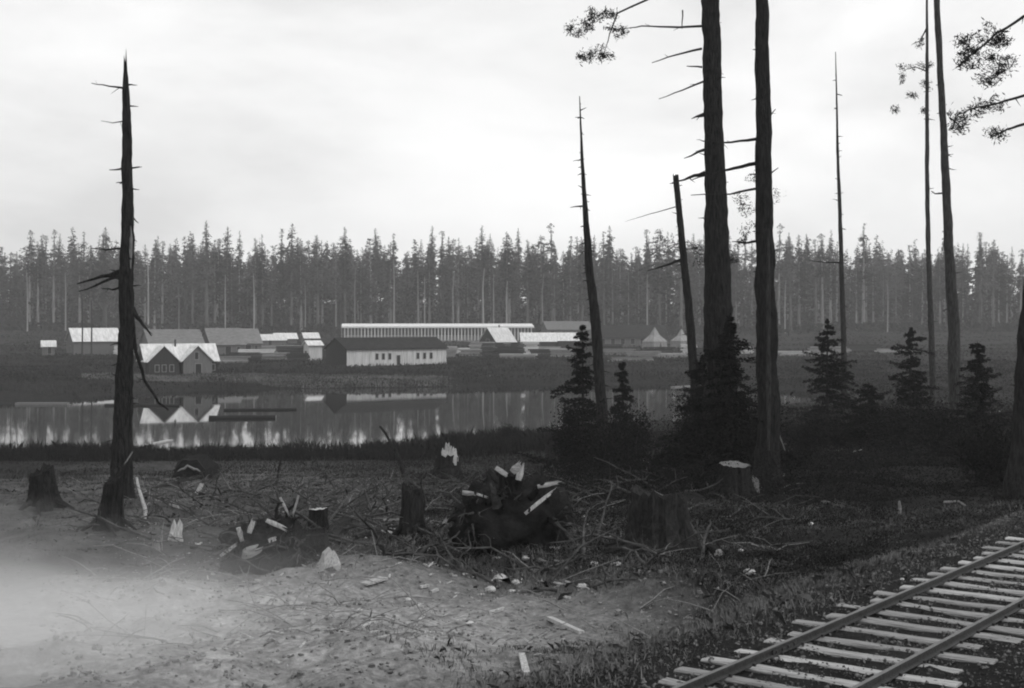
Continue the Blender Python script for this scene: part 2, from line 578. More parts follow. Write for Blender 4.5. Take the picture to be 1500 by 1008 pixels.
# ------------------------------------------------------------------ railway
def build_track():
    org = Vector((TP[0], TP[1], RAIL_TOP))
    t = thing('railway_track', 'straight railway track with pale wooden ties at lower right', 'railway', (org.x, org.y, RAIL_TOP - .25), -TA)
    # local axes: +Y along the track, +X to the right of it
    prof = [(-.027, 0), (.027, 0), (.028, -.026), (.008, -.036), (.007, -.078), (.048, -.092), (.048, -.101), (-.048, -.101), (-.048, -.092), (-.007, -.078), (-.008, -.036), (-.028, -.026)]
    y0, y1 = -16, 46
    for x in (0, 1.435):
        mb = MB()
        n = len(prof)
        vs_ = [(px_ + x, y0, pz + .25) for px_, pz in prof] + [(px_ + x, y1, pz + .25) for px_, pz in prof]
        fs_ = [(k, n + k, n + (k + 1) % n, (k + 1) % n) for k in range(1, n)] + [tuple(range(n)), tuple(reversed(range(n, 2 * n)))]
        mb.add(vs_, fs_)
        rl = mb.obj('rail', 'rail', t)
        MB().add([(x - .026, y0, .2502), (x + .026, y0, .2502), (x + .026, y1, .2502), (x - .026, y1, .2502)], [(0, 1, 2, 3)]).obj('rail_head', 'railtop', rl)
    variants = []
    for v in range(5):
        random.seed(100 + v)
        mb = MB()
        L, W, H = 2.45 + .12 * (v % 3 - 1), .205 + .015 * (v % 2), .17
        sec = []
        for i in range(7):
            x = -L / 2 + L * i / 6
            jw, jh = random.uniform(-.012, .012), random.uniform(-.008, .008)
            sec.append([(x, -W / 2 + jw, -H), (x, W / 2 + jw, -H), (x, W / 2 + jw, -.02 + jh), (x, W / 2 - .025 + jw, jh), (x, -W / 2 + .025 + jw, jh), (x, -W / 2 + jw, -.02 + jh)])
        vs_ = [p for s_ in sec for p in s_]
        fs_ = []
        for i in range(6):
            for k in range(6):
                fs_.append((i * 6 + k, i * 6 + (k + 1) % 6, (i + 1) * 6 + (k + 1) % 6, (i + 1) * 6 + k))
        fs_ += [tuple(reversed(range(6))), tuple(36 + k for k in range(6))]
        mb.add(vs_, fs_)
        me = mb.mesh('tie')
        me.materials.append(M['tie'])
        variants.append(me)
    spm = MB().box((0, 0, .008), (.034, .026, .03)).mesh('spike')
    jb = MB().box((0, 0, 0), (.018, .62, .05))
    for q in range(4):
        jb.box((0.012, -.23 + .153 * q, 0), (.02, .03, .03))
    jm = jb.mesh('joint_bar')
    for x_, y_ in ((0, 1.9), (0, 11.1), (1.435, 6.2), (1.435, -1.2)):
        for sg in (-1, 1):
            link('joint_bar', jm, 'rail', t, (x_ + sg * .022, y_, .25 - .058), (0, 0, 0 if sg > 0 else PI))
    random.seed(5)
    y = -14.6
    k = 0
    while y < 44:
        o = link('tie', variants[k % 5], None, t, (.7175 + random.uniform(-.16, .16), y, .25 - .103 - random.uniform(0, .006)), (random.uniform(-.03, .03), random.uniform(-.006, .006), random.uniform(-.05, .05)))
        if -4 < y < 16:
            dx = .7175 - o.location.x
            for q, sx_ in enumerate((-.065, .065, 1.37, 1.50)):
                link('spike', spm, 'rail', o, (sx_ - .7175 + dx, random.uniform(-.06, .06), .012), (0, 0, random.uniform(-.3, .3)))
        y += .60 + random.uniform(-.05, .05)
        k += 1


build_track()


# ------------------------------------------------------------------ far forest
def conifer_meshes(seed, H, bare, rad, kind='spire', dens=1.0):
    rs = np.random.RandomState(seed)
    mb = MB()
    random.seed(seed)
    lean = Vector((rs.uniform(-.6, .6), rs.uniform(-.6, .6), 0))
    n = 9
    pts = [Vector((0, 0, -1.0))] + [Vector((lean.x * (i / n) ** 2, lean.y * (i / n) ** 2, H * i / n)) for i in range(1, n + 1)]
    r0 = .012 * H + .1
    mb.tube(pts, [r0 * (1.25 if i == 0 else 1) * (1 - i / n) ** .8 + .04 for i in range(n + 1)], 6, .06)
    # dead stubs low down
    for _ in range(8):
        z = rs.uniform(.25, .9) * bare * H
        a = rs.uniform(0, 2 * PI)
        L = rs.uniform(.6, 2.4)
        mb.tube([Vector((0, 0, z)), Vector((math.cos(a) * L, math.sin(a) * L, z - rs.uniform(-.2, .6)))], [.06, .015], 3, 0, False)
    tm = mb.mesh('trunk')
    Cs, As = [], []
    z = bare * H
    top = H
    while z < top:
        t = (z - bare * H) / (top - bare * H)
        if kind == 'spire':
            env = rad * (.35 + .65 * min(1, t * 4)) * (1 - t) ** .75 + .25
        elif kind == 'round':
            env = rad * math.sin(PI * min(1, .12 + .88 * t)) ** .6 * (.75 + .35 * math.sin(z * 1.7 + seed)) + .3
        else:
            env = rad * (.5 + .5 * math.sin(z * .9 + seed)) * (1 - t * .7) + .3
        nb = int(max(3, rs.poisson(5 * dens)))
        for _ in range(nb):
            a = rs.uniform(0, 2 * PI)
            L = env * rs.uniform(.45, 1.15)
            drop = rs.uniform(-.1, .5) * L
            k = int(max(3, L * 5))
            s = np.sort(rs.uniform(.12, 1, k))
            lx = lean.x * (z / H) ** 2
            ly = lean.y * (z / H) ** 2
            cx = lx + np.cos(a) * L * s + rs.normal(0, .22, k)
            cyy = ly + np.sin(a) * L * s + rs.normal(0, .22, k)
            cz = z - drop * s ** 1.5 + rs.normal(0, .2, k)
            Cs.append(np.stack([cx, cyy, cz], 1))
            dr = np.stack([np.cos(a) + rs.normal(0, .4, k), np.sin(a) + rs.normal(0, .4, k), -.35 + rs.normal(0, .35, k)], 1)
            As.append(unit(dr) * rs.uniform(.3, .8, (k, 1)) * (0.55 + .45 * min(1, L / 2)) * (1 - .45 * t))
        z += rs.uniform(.45, .95) / dens ** .5
    C = np.concatenate(Cs)
    A = np.concatenate(As)
    V = diamonds(C, A, .42, rs)
    return tm, V


def build_forest():
    kinds = []
    specs = [(37, .30, 4.2, 'spire'), (40, .42, 3.8, 'spire'), (34, .28, 5.2, 'round'), (41, .45, 4.2, 'ragged'), (38, .38, 4.6, 'spire'), (33, .2, 4.4, 'spire'),
             (40, .5, 3.4, 'ragged'), (35, .40, 5.4, 'round'), (39, .30, 3.6, 'spire'), (30, .15, 4.6, 'round'), (43, .5, 3.8, 'spire'), (27, .1, 4.4, 'ragged')]
    for i, (H, b, r, k) in enumerate(specs):
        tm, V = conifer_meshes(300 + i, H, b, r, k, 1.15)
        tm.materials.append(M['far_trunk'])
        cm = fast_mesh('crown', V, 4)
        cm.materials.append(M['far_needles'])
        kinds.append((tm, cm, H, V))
    zones = [(-9e9, 60, 'far forest above the tiny hut at the left edge'), (60, 175, 'far forest above the white-roofed shed left of the snag'), (175, 290, 'far forest above the long grey-roofed shed'),
             (290, 400, 'far forest above the grey-roofed gabled shed'), (400, 480, 'far forest just left of the iron stacks'), (480, 570, 'far forest just right of the iron stacks'),
             (570, 650, 'far forest above the barracks right end'), (650, 720, 'far forest above the lumber shed middle'), (720, 800, 'far forest above the pale-roofed gable shed'),
             (800, 860, 'far forest just left of the leaning snag'), (860, 950, 'far forest right of the leaning snag'), (950, 1040, 'far forest behind the pale tents'),
             (1040, 1130, 'far forest showing between the two big trunks'), (1130, 1235, 'far forest left of the thin bare pole tree'), (1235, 1355, 'far forest right of the thin bare pole tree'),
             (1355, 1440, 'far forest behind the slim leaning trunk'), (1440, 9e9, 'far forest at the right edge')]
    looks = ['pointed', 'tall pointed', 'round-topped', 'tall ragged', 'broad pointed', 'full pointed', 'thin ragged', 'broad round-topped', 'narrow pointed', 'short leafy', 'long-trunked pointed', 'low ragged']
    random.seed(21)

    def put(px, d, ki, s, label=None, group='conifers of the far forest'):
        x = (px - 750) / F * d
        z = gz(x, d)
        tm, cm, H, V = kinds[ki]
        if label is None:
            for a, b, l in zones:
                if a <= px < b:
                    label = '%s conifer, %s row, %s' % (looks[ki], 'front' if d < 557 else 'second' if d < 575 else 'rear', l)
                    group = 'conifers of the ' + l
        r = thing('conifer_tree', label, 'tree', (x, d, z - .2), random.uniform(0, 6.28), group)
        r.scale = (s * random.uniform(.92, 1.1), s * random.uniform(.92, 1.1), s)
        link('trunk', tm, None, r)
        link('crown', cm, None, r)
        return r
    # singled-out tall ones (px, top row)
    tall = [(303, 322, 1, 'tallest spire of the far forest, above the twin-gabled cottage'), (385, 343, 8, 'thin spire rising from far forest right of the tallest spire'),
            (441, 350, 0, 'pointed conifer rising above far forest left of the iron stacks'), (743, 338, 1, 'tall pale conifer rising above forest over the pale-roofed gable shed'),
            (226, 350, 5, 'pointed conifer just right of the broken snag, above the grey roofs'), (152, 343, 8, 'pointed conifer rising just left of the tall broken snag'),
            (671, 348, 8, 'narrow spire rising from far forest above the lumber shed middle'), (812, 356, 0, 'narrow conifer left of the leaning tapered snag'),
            (835, 345, 5, 'twin-pointed looking conifer directly beside the leaning tapered snag'), (966, 334, 7, 'broad bushy crowned tree left of the short broken snag'),
            (1205, 342, 6, 'ragged thin crowned tree left of the thin bare pole tree'), (572, 356, 2, 'round-topped conifer above the barracks in the far forest'),
            (1158, 345, 4, 'ragged conifer rising right of the twin big trunks'), (1455, 350, 3, 'round-headed conifer at the far forest right end')]
    for px, row, ki, lab in tall:
        d = 537.0
        x = (px - 750) / F * d
        top = ZC + (HZ - row) / F * d
        put(px, d, ki, (top - gz(x, d)) / kinds[ki][2], lab, 'tall trees above the far forest')
    n = 0
    for row, (d0, sp) in enumerate(((548, 5.5), (566, 5.6), (584, 5.8))):
        x = -d0 * .455
        while x < d0 * .455:
            d = d0 + random.uniform(-8, 8)
            ki = random.choice([0, 1, 2, 3, 4, 6, 7, 8, 10] + ([5, 9, 11, 11] if row == 0 else []))
            px = 750 + F * x / d
            edge = .92 if px > 1230 else 1.0
            put(px, d, ki, (random.uniform(.80, 1.04) if random.random() < .82 else random.uniform(1.04, 1.16)) * edge)
            x += sp * random.uniform(.6, 1.4)
            n += 1
    # pale dead trunks standing in the front row
    dm = []
    for v in range(4):
        random.seed(700 + v)
        mb = MB()
        H = 1.0
        mb.tube([Vector((0, 0, -.03)), Vector((random.uniform(-.004, .004), 0, .35)), Vector((random.uniform(-.012, .012), 0, .7)), Vector((random.uniform(-.02, .02), 0, 1))], [.0135, .0115, .008, .003], 6, .1)
        for _ in range(10):
            z_ = random.uniform(.3, .95)
            a_ = random.uniform(0, 6.28)
            l_ = random.uniform(.02, .07)
            mb.tube([Vector((0, 0, z_)), Vector((math.cos(a_) * l_, math.sin(a_) * l_, z_ + random.uniform(-.02, .01)))], [.003, .001], 3, 0, False)
        me = mb.mesh('bare_trunk')
        me.materials.append(M['dead_trunk'])
        dm.append(me)
    random.seed(22)
    for px, top, lab in ((217, 372, 'pale bare dead trunk right of the snag, above the long grey-roofed shed'), (262, 420, 'pale bare dead trunk above the cottage'), (330, 402, 'pale bare dead trunk above the grey-roofed gabled shed'),
                         (372, 400, 'pale bare dead trunk above the low white-roofed shed'), (447, 415, 'pale bare dead trunk left of the iron stacks'), (520, 392, 'pale bare dead trunk right of the iron stacks'),
                         (577, 380, 'pale bare dead trunk above the barracks middle'), (612, 396, 'pale bare dead trunk above the barracks right end'), (622, 405, 'shorter pale dead trunk beside the one above the barracks end'),
                         (664, 398, 'pale bare dead trunk above the lumber shed middle'), (708, 392, 'left of the pale dead trunk pair above the lumber shed end'), (723, 398, 'right of the pale dead trunk pair above the lumber shed end'),
                         (742, 412, 'pale bare dead trunk above the pale-roofed gable shed'), (795, 400, 'pale bare dead trunk left of the leaning snag'), (948, 402, 'pale bare dead trunk above the taller tent'), (1150, 410, 'pale bare dead trunk right of the twin big trunks'),
                         (40, 395, 'pale bare dead trunk above the tiny hut'), (96, 400, 'pale bare dead trunk above the left shed'), (1300, 412, 'pale bare dead trunk right of the thin bare pole tree')):
        d = 531.0 + random.uniform(-4, 4)
        x = (px - 750) / F * d
        z = gz(x, d)
        o = link('dead_tree', random.choice(dm), None, None, (x, d, z), (0, 0, random.uniform(0, 6)))
        hh = ZC + (HZ - top) / F * d - z
        o.scale = (hh * random.uniform(.8, 1.2), hh, hh)
        props(o, lab, 'dead tree', 'pale dead trunks in the far forest')
    # deeper wood: one mass
    allV = []
    rs = np.random.RandomState(4)
    for i in range(600):
        d = rs.uniform(598, 715)
        x = rs.uniform(-.5, .5) * d
        z = gz(x, d)
        tm, cm, H, V = kinds[rs.randint(0, len(kinds))]
        V = V[rs.rand(len(V)) < .36]
        a = rs.uniform(0, 6.28)
        s = rs.uniform(.88, 1.1)
        V = V.mean(1, keepdims=True) + (V - V.mean(1, keepdims=True)) * 1.75
        c_, s_ = math.cos(a), math.sin(a)
        W = V.copy()
        W[..., 0] = (V[..., 0] * c_ - V[..., 1] * s_) * s * 1.1 + x
        W[..., 1] = (V[..., 0] * s_ + V[..., 1] * c_) * s * 1.1 + d
        W[..., 2] = V[..., 2] * s + z - rs.uniform(0, 6)
        allV.append(W.astype(np.float32))
        # trunk as a slim three-sided prism
        r = .35
        for k in range(3):
            a0, a1 = 2 * PI * k / 3, 2 * PI * (k + 1) / 3
            allV.append(np.array([[(x + r * math.cos(a0), d + r * math.sin(a0), z - 1), (x + r * math.cos(a1), d + r * math.sin(a1), z - 1), (x, d, z + H * s * .9), (x, d, z + H * s * .9 + .01)]], np.float32))
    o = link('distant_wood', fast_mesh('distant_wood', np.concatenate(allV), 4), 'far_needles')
    props(o, 'deep mass of conifers behind the front rows of forest', 'wood', None, 'stuff')
    # brush at the forest foot
    N_ = 60000
    d = rs.uniform(532, 602, N_)
    x = rs.uniform(-.5, .5, N_) * d
    cap = np.where(d < 553, 3.2, 11.0 + 10 * vnoise(x * .07, d * .07, 12) + 5 * vnoise(x * .23, d * .23, 13))
    hgt = rs.rand(N_) ** 1.15 * np.maximum(cap, 2.5)
    C = np.stack([x, d, ground_z(x, d) + hgt], 1)
    A = unit(rs.normal(size=(N_, 3)) + np.array([0, 0, .6])) * rs.uniform(.5, 1.25, (N_, 1))
    o = link('forest_brush', fast_mesh('forest_brush', diamonds(C, A, .5, rs), 4), 'under')
    props(o, 'tangled dark saplings and brush filling the foot of the far forest', 'brush', None, 'stuff')


build_forest()


# ------------------------------------------------------------------ buildings on the far bank
def prism_wall(L, W, hw, hr, low=1.2):
    x, y = L / 2, W / 2
    mb = MB()
    vs_ = [(-x, -y, -low), (x, -y, -low), (x, y, -low), (-x, y, -low), (-x, -y, hw), (x, -y, hw), (x, y, hw), (-x, y, hw), (-x, 0, hr), (x, 0, hr)]
    mb.add(vs_, [(0, 1, 5, 4), (2, 3, 7, 6), (1, 2, 6, 9, 5), (3, 0, 4, 8, 7)])
    return mb


def roof_slope(L, W, hw, hr, side, oh=.35, th=.12, y_ext=.4):
    x = L / 2 + oh
    sl_ = (hr - hw) / (W / 2)
    y1 = side * (W / 2 + y_ext)
    z1 = hw - sl_ * y_ext
    lift = .04
    mb = MB()
    n = 1
    a = [(-x, 0, hr + lift), (x, 0, hr + lift), (x, y1, z1 + lift), (-x, y1, z1 + lift)]
    up = [(p[0], p[1], p[2] + th) for p in a]
    mb.add(a + up, [(0, 1, 2, 3), (4, 7, 6, 5), (0, 4, 5, 1), (1, 5, 6, 2), (2, 6, 7, 3), (3, 7, 4, 0)])
    return mb


def opening(parent, name, c, w, h, facing, frame=True):
    """a window or door: frame proud of the wall, dark pane inside it; facing: 'f' front (-Y), 'l' left gable (-X)"""
    t = .10
    fm = MB()
    bars = [((0, 0, h / 2 + .05), (w + .2, t, .1)), ((0, 0, -h / 2 - .05), (w + .2, t, .1)), ((-w / 2 - .05, 0, 0), (.1, t, h)), ((w / 2 + .05, 0, 0), (.1, t, h))]
    rot = Matrix.Rotation(0 if facing == 'f' else -PI / 2, 3, 'Z')
    for c0, s0 in bars:
        fm.box(rot @ Vector(c0), s0, rot)
    o = fm.obj(name, 'frame', parent, c)
    pm = MB()
    pm.box((0, 0, 0), (w, .05, h), rot)
    pm.obj('door_leaf' if name == 'door' else 'pane', 'opening', o)
    return o


def gable(name, label, cat, px, d, a, L, W, hw, hr, wall, roof, group=None, dz=0.0, corner=True):
    """px,d: front-left base corner; a: yaw in degrees (right end farther)"""
    ra = R(a)
    c = Vector(((px - 750) / F * d, d, 0))
    off = Matrix.Rotation(ra, 3, 'Z') @ Vector((L / 2, W / 2, 0))
    o = c + off
    o.z = gz(c.x, c.y) + dz
    t = thing(name, label, cat, o, ra, group)
    prism_wall(L, W, hw, hr).obj('wall', wall, t)
    roof_slope(L, W, hw, hr, -1).obj('roof_slope', roof, t)
    roof_slope(L, W, hw, hr, 1).obj('roof_slope', roof, t)
    return t


def build_houses():
    # cottage with two front gables
    L, W, hw, hr = 12.6, 6.4, 2.5, 5.2
    a = 26
    t = gable('cottage', 'white-roofed cottage with two dark front gables at the water edge', 'house', 213, 236, a, L, W, hw, hr, 'wall_dark', 'roof_pale')
    for gx, mt in ((-3.6, 'wall_dark'), (2.2, 'wall_mid')):
        gw, gl = 5.0, 2.4                       # wing: its ridge runs to the front
        y0, y1 = -W / 2 - gl, 0.0
        hrw = hr - .25
        mb = MB()
        mb.add([(gx - gw / 2, y0, -1.2), (gx + gw / 2, y0, -1.2), (gx + gw / 2, y0, hw), (gx, y0, hrw), (gx - gw / 2, y0, hw),
                (gx - gw / 2, -W / 2 + .1, -1.2), (gx + gw / 2, -W / 2 + .1, -1.2), (gx + gw / 2, -W / 2 + .1, hw), (gx - gw / 2, -W / 2 + .1, hw)],
               [(0, 1, 2, 3, 4), (1, 6, 7, 2), (5, 0, 4, 8)])
        wing = mb.obj('gable_wing', mt, t)
        for s in (-1, 1):
            sl_ = (hrw - hw) / (gw / 2)
            e = .35
            aa = [(gx, y0 - .3, hrw + .05), (gx, y1, hrw + .05), (gx + s * (gw / 2 + e), y1, hw - sl_ * e + .05), (gx + s * (gw / 2 + e), y0 - .3, hw - sl_ * e + .05)]
            bb = [(p[0], p[1], p[2] + .13) for p in aa]
            MB().add(aa + bb, [(0, 1, 2, 3), (4, 7, 6, 5), (0, 4, 5, 1), (1, 5, 6, 2), (2, 6, 7, 3), (3, 7, 4, 0)]).obj('wing_roof', 'roof_pale', wing)
        if gx > 0:
            opening(t, 'window', (gx - .2, y0 - .03, 3.3), .6, 1.2, 'f')
            opening(t, 'door', (gx + .1, y0 - .03, .95), 1.0, 1.9, 'f')
        else:
            for wx in (-1.2, 0, 1.3):
                opening(t, 'window', (gx + wx, y0 - .03, 1.2), .6, 1.1, 'f')
    opening(t, 'window', (5.4, -W / 2 - .03, 1.2), .7, 1.0, 'f')
    MB().tube([(-.6, -.5, hr - .6), (-.6, -.5, hr + .9)], [.16, .16], 8).obj('stovepipe', 'iron', t)
    # long barracks
    a = 36
    L, W, hw, hr = 23.5, 8.6, 3.3, 5.4
    t = gable('barracks', 'long low barracks with white side wall, six small windows and dark roof', 'building', 508, 270, a, L, W, hw, hr, 'wall_pale', 'roof_dark', dz=.2)
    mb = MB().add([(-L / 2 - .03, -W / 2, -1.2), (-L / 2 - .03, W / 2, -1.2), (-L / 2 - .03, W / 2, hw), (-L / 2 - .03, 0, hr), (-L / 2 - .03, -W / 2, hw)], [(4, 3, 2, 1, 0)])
    mb.obj('shaded_gable_end', 'wall_dark', t)  # dark panel: shade painted on the gable turned from the sun
    for k, wx in enumerate((-4.9, -3.4, -1.9, 4.8, 6.4, 8.0)):
        opening(t, 'window', (wx, -W / 2 - .03, 1.75), .55, 1.15, 'f')
    opening(t, 'door', (.15, -W / 2 - .03, .95), .7, 1.9, 'f')
    # battens on the white wall
    for k in range(16):
        MB().box((-L / 2 + .7 + k * 1.48, -W / 2 - .02, 1.0), (.09, .05, 4.2)).obj('batten', 'wall_pale', t)
    # left shed
    t = gable('shed', 'white-roofed shed at far left with dark gable and grey front', 'shed', 108, 326, 30, 11.0, 8.0, 3.3, 6.2, 'wall_mid', 'roof_pale')
    opening(t, 'door', (-4.03 - 1.5, -.4, 1.0), 1.2, 2.0, 'l')
    t = gable('hut', 'tiny white-roofed hut at the left edge below the forest', 'hut', 62, 318, 20, 2.8, 2.6, 1.9, 3.0, 'wall_mid', 'roof_pale', dz=.4)
    opening(t, 'door', (.2, -1.33, .9), .8, 1.7, 'f')
    # grey-roofed sheds behind the cottage
    for px, d, L, W, hw, hr, lab in ((219, 322, 13.0, 8, 2.8, 6.0, 'long grey-roofed shed directly behind the cottage'), (309, 330, 8.6, 8.5, 2.6, 6.3, 'grey-roofed gabled shed behind the right end of the cottage'),
                                     (344, 344, 7.0, 7.5, 2.6, 6.0, 'paler small shed adjoining the grey-roofed gabled shed')):
        t = gable('shed', lab, 'shed', px, d, 30, L, W, hw, hr, 'wall_mid', 'roof_mid', 'grey sheds behind the cottage')
        opening(t, 'door', (0, -W / 2 - .03, 1.0), 1.4, 2.0, 'f')
        opening(t, 'window', (L * .3, -W / 2 - .03, 1.4), .7, .9, 'f')
    # white lean-to left of the barracks
    t = gable('shed', 'small white shed peeping out left of the barracks gable', 'shed', 452, 300, 30, 3.2, 3.0, 3.4, 4.2, 'wall_pale', 'roof_pale')
    opening(t, 'door', (-1.63, 0, 1.0), 1.0, 2.0, 'l')
    # white low sheds farther back
    for px, d, L, lab in ((372, 420, 10, 'low white-roofed shed left of two small white roofs'), (404, 440, 7, 'small low white roof between shed and iron stacks'), (446, 450, 5, 'smallest white roof just left of the iron stacks')):
        t = gable('shed', lab, 'shed', px, d, 22, L, 5, 1.6, 3.2, 'wall_mid', 'roof_pale', 'low white roofs beyond the barracks')
        opening(t, 'door', (0, -2.53, .7), 1.0, 1.4, 'f')
    # long lumber shed with posts
    L, W, hw = 66, 12, 4.8
    d = 470
    a = 3
    c = Vector(((500 - 750) / F * d, d, 0))
    o = c + Matrix.Rotation(R(a), 3, 'Z') @ Vector((L / 2, W / 2, 0))
    t = thing('lumber_shed', 'very long open lumber shed with pale roof edge and many posts', 'shed', (o.x, o.y, gz(o.x, o.y) - .2), R(a))
    x = L / 2
    y = W / 2
    MB().add([(-x - .5, -y - .6, hw), (x + .5, -y - .6, hw), (x + .5, y, hw + 1.0), (-x - .5, y, hw + 1.0), (-x - .5, -y - .6, hw + .55), (x + .5, -y - .6, hw + .55), (x + .5, y, hw + 1.5), (-x - .5, y, hw + 1.5)],
             [(3, 2, 1, 0), (4, 5, 6, 7), (0, 1, 5, 4), (1, 2, 6, 5), (2, 3, 7, 6), (3, 0, 4, 7)]).obj('roof', 'lumber_pale', t)
    pm = MB().box((0, 0, hw / 2 - .4), (.42, .3, hw + .8)).mesh('post')
    pm.materials.append(M['lumber_pale'])
    k = -x
    while k <= x + .01:
        link('post', pm, None, t, (k, -y, 0))
        k += 1.15
    MB().box((0, y - .4, hw / 2 - .3), (L - 1, .2, hw + .6)).obj('back_wall', 'wall_mid', t)
    MB().box((-L * .08, 0, .9), (L * .8, W * .6, 2.6)).obj('stacked_boards', 'lumber', t)
    MB().box((0, -y - 1.2, .1), (L + 2, 2.2, .9)).obj('platform', 'lumber', t)
    # pale roofed gable shed and the long one beside it
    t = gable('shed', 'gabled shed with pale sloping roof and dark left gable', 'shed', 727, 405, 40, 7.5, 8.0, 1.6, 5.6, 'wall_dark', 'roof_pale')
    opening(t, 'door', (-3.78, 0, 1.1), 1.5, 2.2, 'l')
    t = gable('shed', 'long low shed with bright pale roof beside the leaning snag', 'shed', 764, 412, 4, 17.5, 7, 1.5, 3.9, 'wall_dark', 'roof_pale')
    opening(t, 'door', (3, -3.53, .7), 1.4, 1.4, 'f')
    opening(t, 'door', (-4, -3.53, .7), 1.4, 1.4, 'f')
    t = gable('mill_building', 'grey mill building high behind the bright pale shed roof', 'building', 802, 500, 12, 17.5, 11, 3.3, 6.2, 'wall_mid', 'roof_mid')
    for k in range(4):
        opening(t, 'window', (-7 + k * 4.2, -6.03, 2.0), 1.2, 1.4, 'f')
    t = gable('mill_building', 'long dark-roofed mill building behind the leaning snag', 'building', 876, 408, 6, 21, 9, 2.6, 6.0, 'wall_mid', 'roof_dark', dz=.3)
    for k in range(7):
        opening(t, 'window', (-9 + k * 3, -4.53, 1.3), 1.2, 1.6, 'f')
    # tents
    for px, d, w, h, lab in ((959, 392, 5.2, 6.2, 'taller pale pointed tent left of the other tent'), (998, 398, 4.6, 5.6, 'smaller pale pointed tent beside the short broken snag')):
        x = (px - 750) / F * d
        z = gz(x, d)
        t = thing('tent', lab, 'tent', (x, d, z), R(35), 'pale tents at the mill')
        q = w / 2
        MB().add([(-q, -q, 0), (q, -q, 0), (q, q, 0), (-q, q, 0), (-q * .95, -q * .95, 2.0), (q * .95, -q * .95, 2.0), (q * .95, q * .95, 2.0), (-q * .95, q * .95, 2.0)], [(0, 1, 5, 4), (1, 2, 6, 5), (2, 3, 7, 6), (3, 0, 4, 7)]).obj('wall', 'canvas', t)
        MB().add([(-q, -q, 1.97), (q, -q, 1.97), (q, q, 1.97), (-q, q, 1.97), (-q * .4, -q * .4, h * .62), (q * .4, -q * .4, h * .62), (q * .4, q * .4, h * .62), (-q * .4, q * .4, h * .62), (0, 0, h)],
                 [(0, 1, 5, 4), (1, 2, 6, 5), (2, 3, 7, 6), (3, 0, 4, 7), (4, 5, 8), (5, 6, 8), (6, 7, 8), (7, 4, 8)]).obj('roof', 'canvas', t)
        MB().add([(-.5, -q * 1.01, .05), (.5, -q * 1.01, .05), (0, -q * .985, 1.9)], [(0, 1, 2)]).obj('flap_opening', 'opening', t)
    # iron stacks
    for px, top, lab in ((489, 446, 'left one of two slim dark iron smokestacks behind the barracks'), (498, 443, 'right one of two slim dark iron smokestacks behind the barracks')):
        d = 430
        x = (px - 750) / F * d
        z0 = gz(x, d)
        h = ZC + (HZ - top) / F * d - z0
        t = thing('smokestack', lab, 'smokestack', (x, d, z0), 0, 'iron smokestacks')
        MB().tube([(0, 0, -.5), (0, 0, h * .5), (0, 0, h)], [.55, .5, .48], 12).obj('pipe', 'iron', t)
        MB().tube([(0, 0, h - .25), (0, 0, h + .1)], [.62, .62], 12).obj('cap_ring', 'iron', t)
    # bare poles by the left shed
    for px, top, lab in ((120.5, 436, 'left one of two thin poles standing before the left shed'), (134, 440, 'right one of two thin poles standing before the left shed')):
        d = 300
        x = (px - 750) / F * d
        z0 = gz(x, d)
        h = ZC + (HZ - top) / F * d - z0
        mb = MB()
        mb.tube([(0, 0, -.5), (.05, 0, h * .5), (-.05, 0, h)], [.2, .17, .1], 8, .05)
        o = mb.obj('wooden_pole', 'bark_grey', None, (x, d, z0))
        props(o, lab, 'pole', 'thin poles by the left shed')
    for o in list(bpy.data.objects):
        if o.name.startswith(('shed', 'barracks', 'mill_building')) and o.type == 'EMPTY' and len(o['label']) % 2 == 0:
            w_ = next(c for c in o.children if c.name.startswith('wall'))
            zs = max(v.co.z for v in w_.data.vertices)
            xs_ = max(v.co.x for v in w_.data.vertices)
            MB().tube([(xs_ * .3, .6, zs - .9), (xs_ * .3, .6, zs + .9)], [.2, .2], 8).obj('stovepipe', 'iron', o)
    # lumber piles
    random.seed(77)
    piles = [(690, 330, 6, 1.2, 'lumber', 'grey lumber pile just right of the barracks'), (722, 326, 5.5, 2.2, 'lumber_dark', 'dark lumber pile in front of pale-roofed gable shed'),
             (748, 322, 7, 2.4, 'lumber_dark', 'wider dark lumber pile below the pale-roofed gable shed'), (775, 335, 5, 2.3, 'lumber_pale', 'pale lumber pile right of the two dark piles'),
             (800, 345, 7, 1.3, 'lumber', 'low grey lumber pile below the bright pale roof'), (670, 345, 7, 1.0, 'lumber_pale', 'flat pale lumber pile behind the barracks right end'),
             (905, 340, 8, 1.0, 'lumber', 'low lumber pile under the long dark mill building'), (940, 330, 9, .9, 'lumber', 'low lumber pile below the taller tent'),
             (1010, 350, 4, 1.6, 'lumber_pale', 'small pale pile between short snag and big trunk'), (1092, 345, 3.5, 1.2, 'lumber_pale', 'tiny pale pile between the two big trunks'),
             (1150, 330, 12, .8, 'lumber', 'low grey pile right of the twin big trunks'), (1180, 322, 11, .6, 'lumber', 'thin flat pile near the young fir'),
             (392, 305, 9, 1.1, 'lumber', 'grey board pile between cottage and barracks'), (425, 318, 6, 1.8, 'lumber_dark', 'dark board pile left of the small white shed'),
             (360, 300, 7, 1.2, 'lumber_dark', 'dark board pile right of the cottage')]
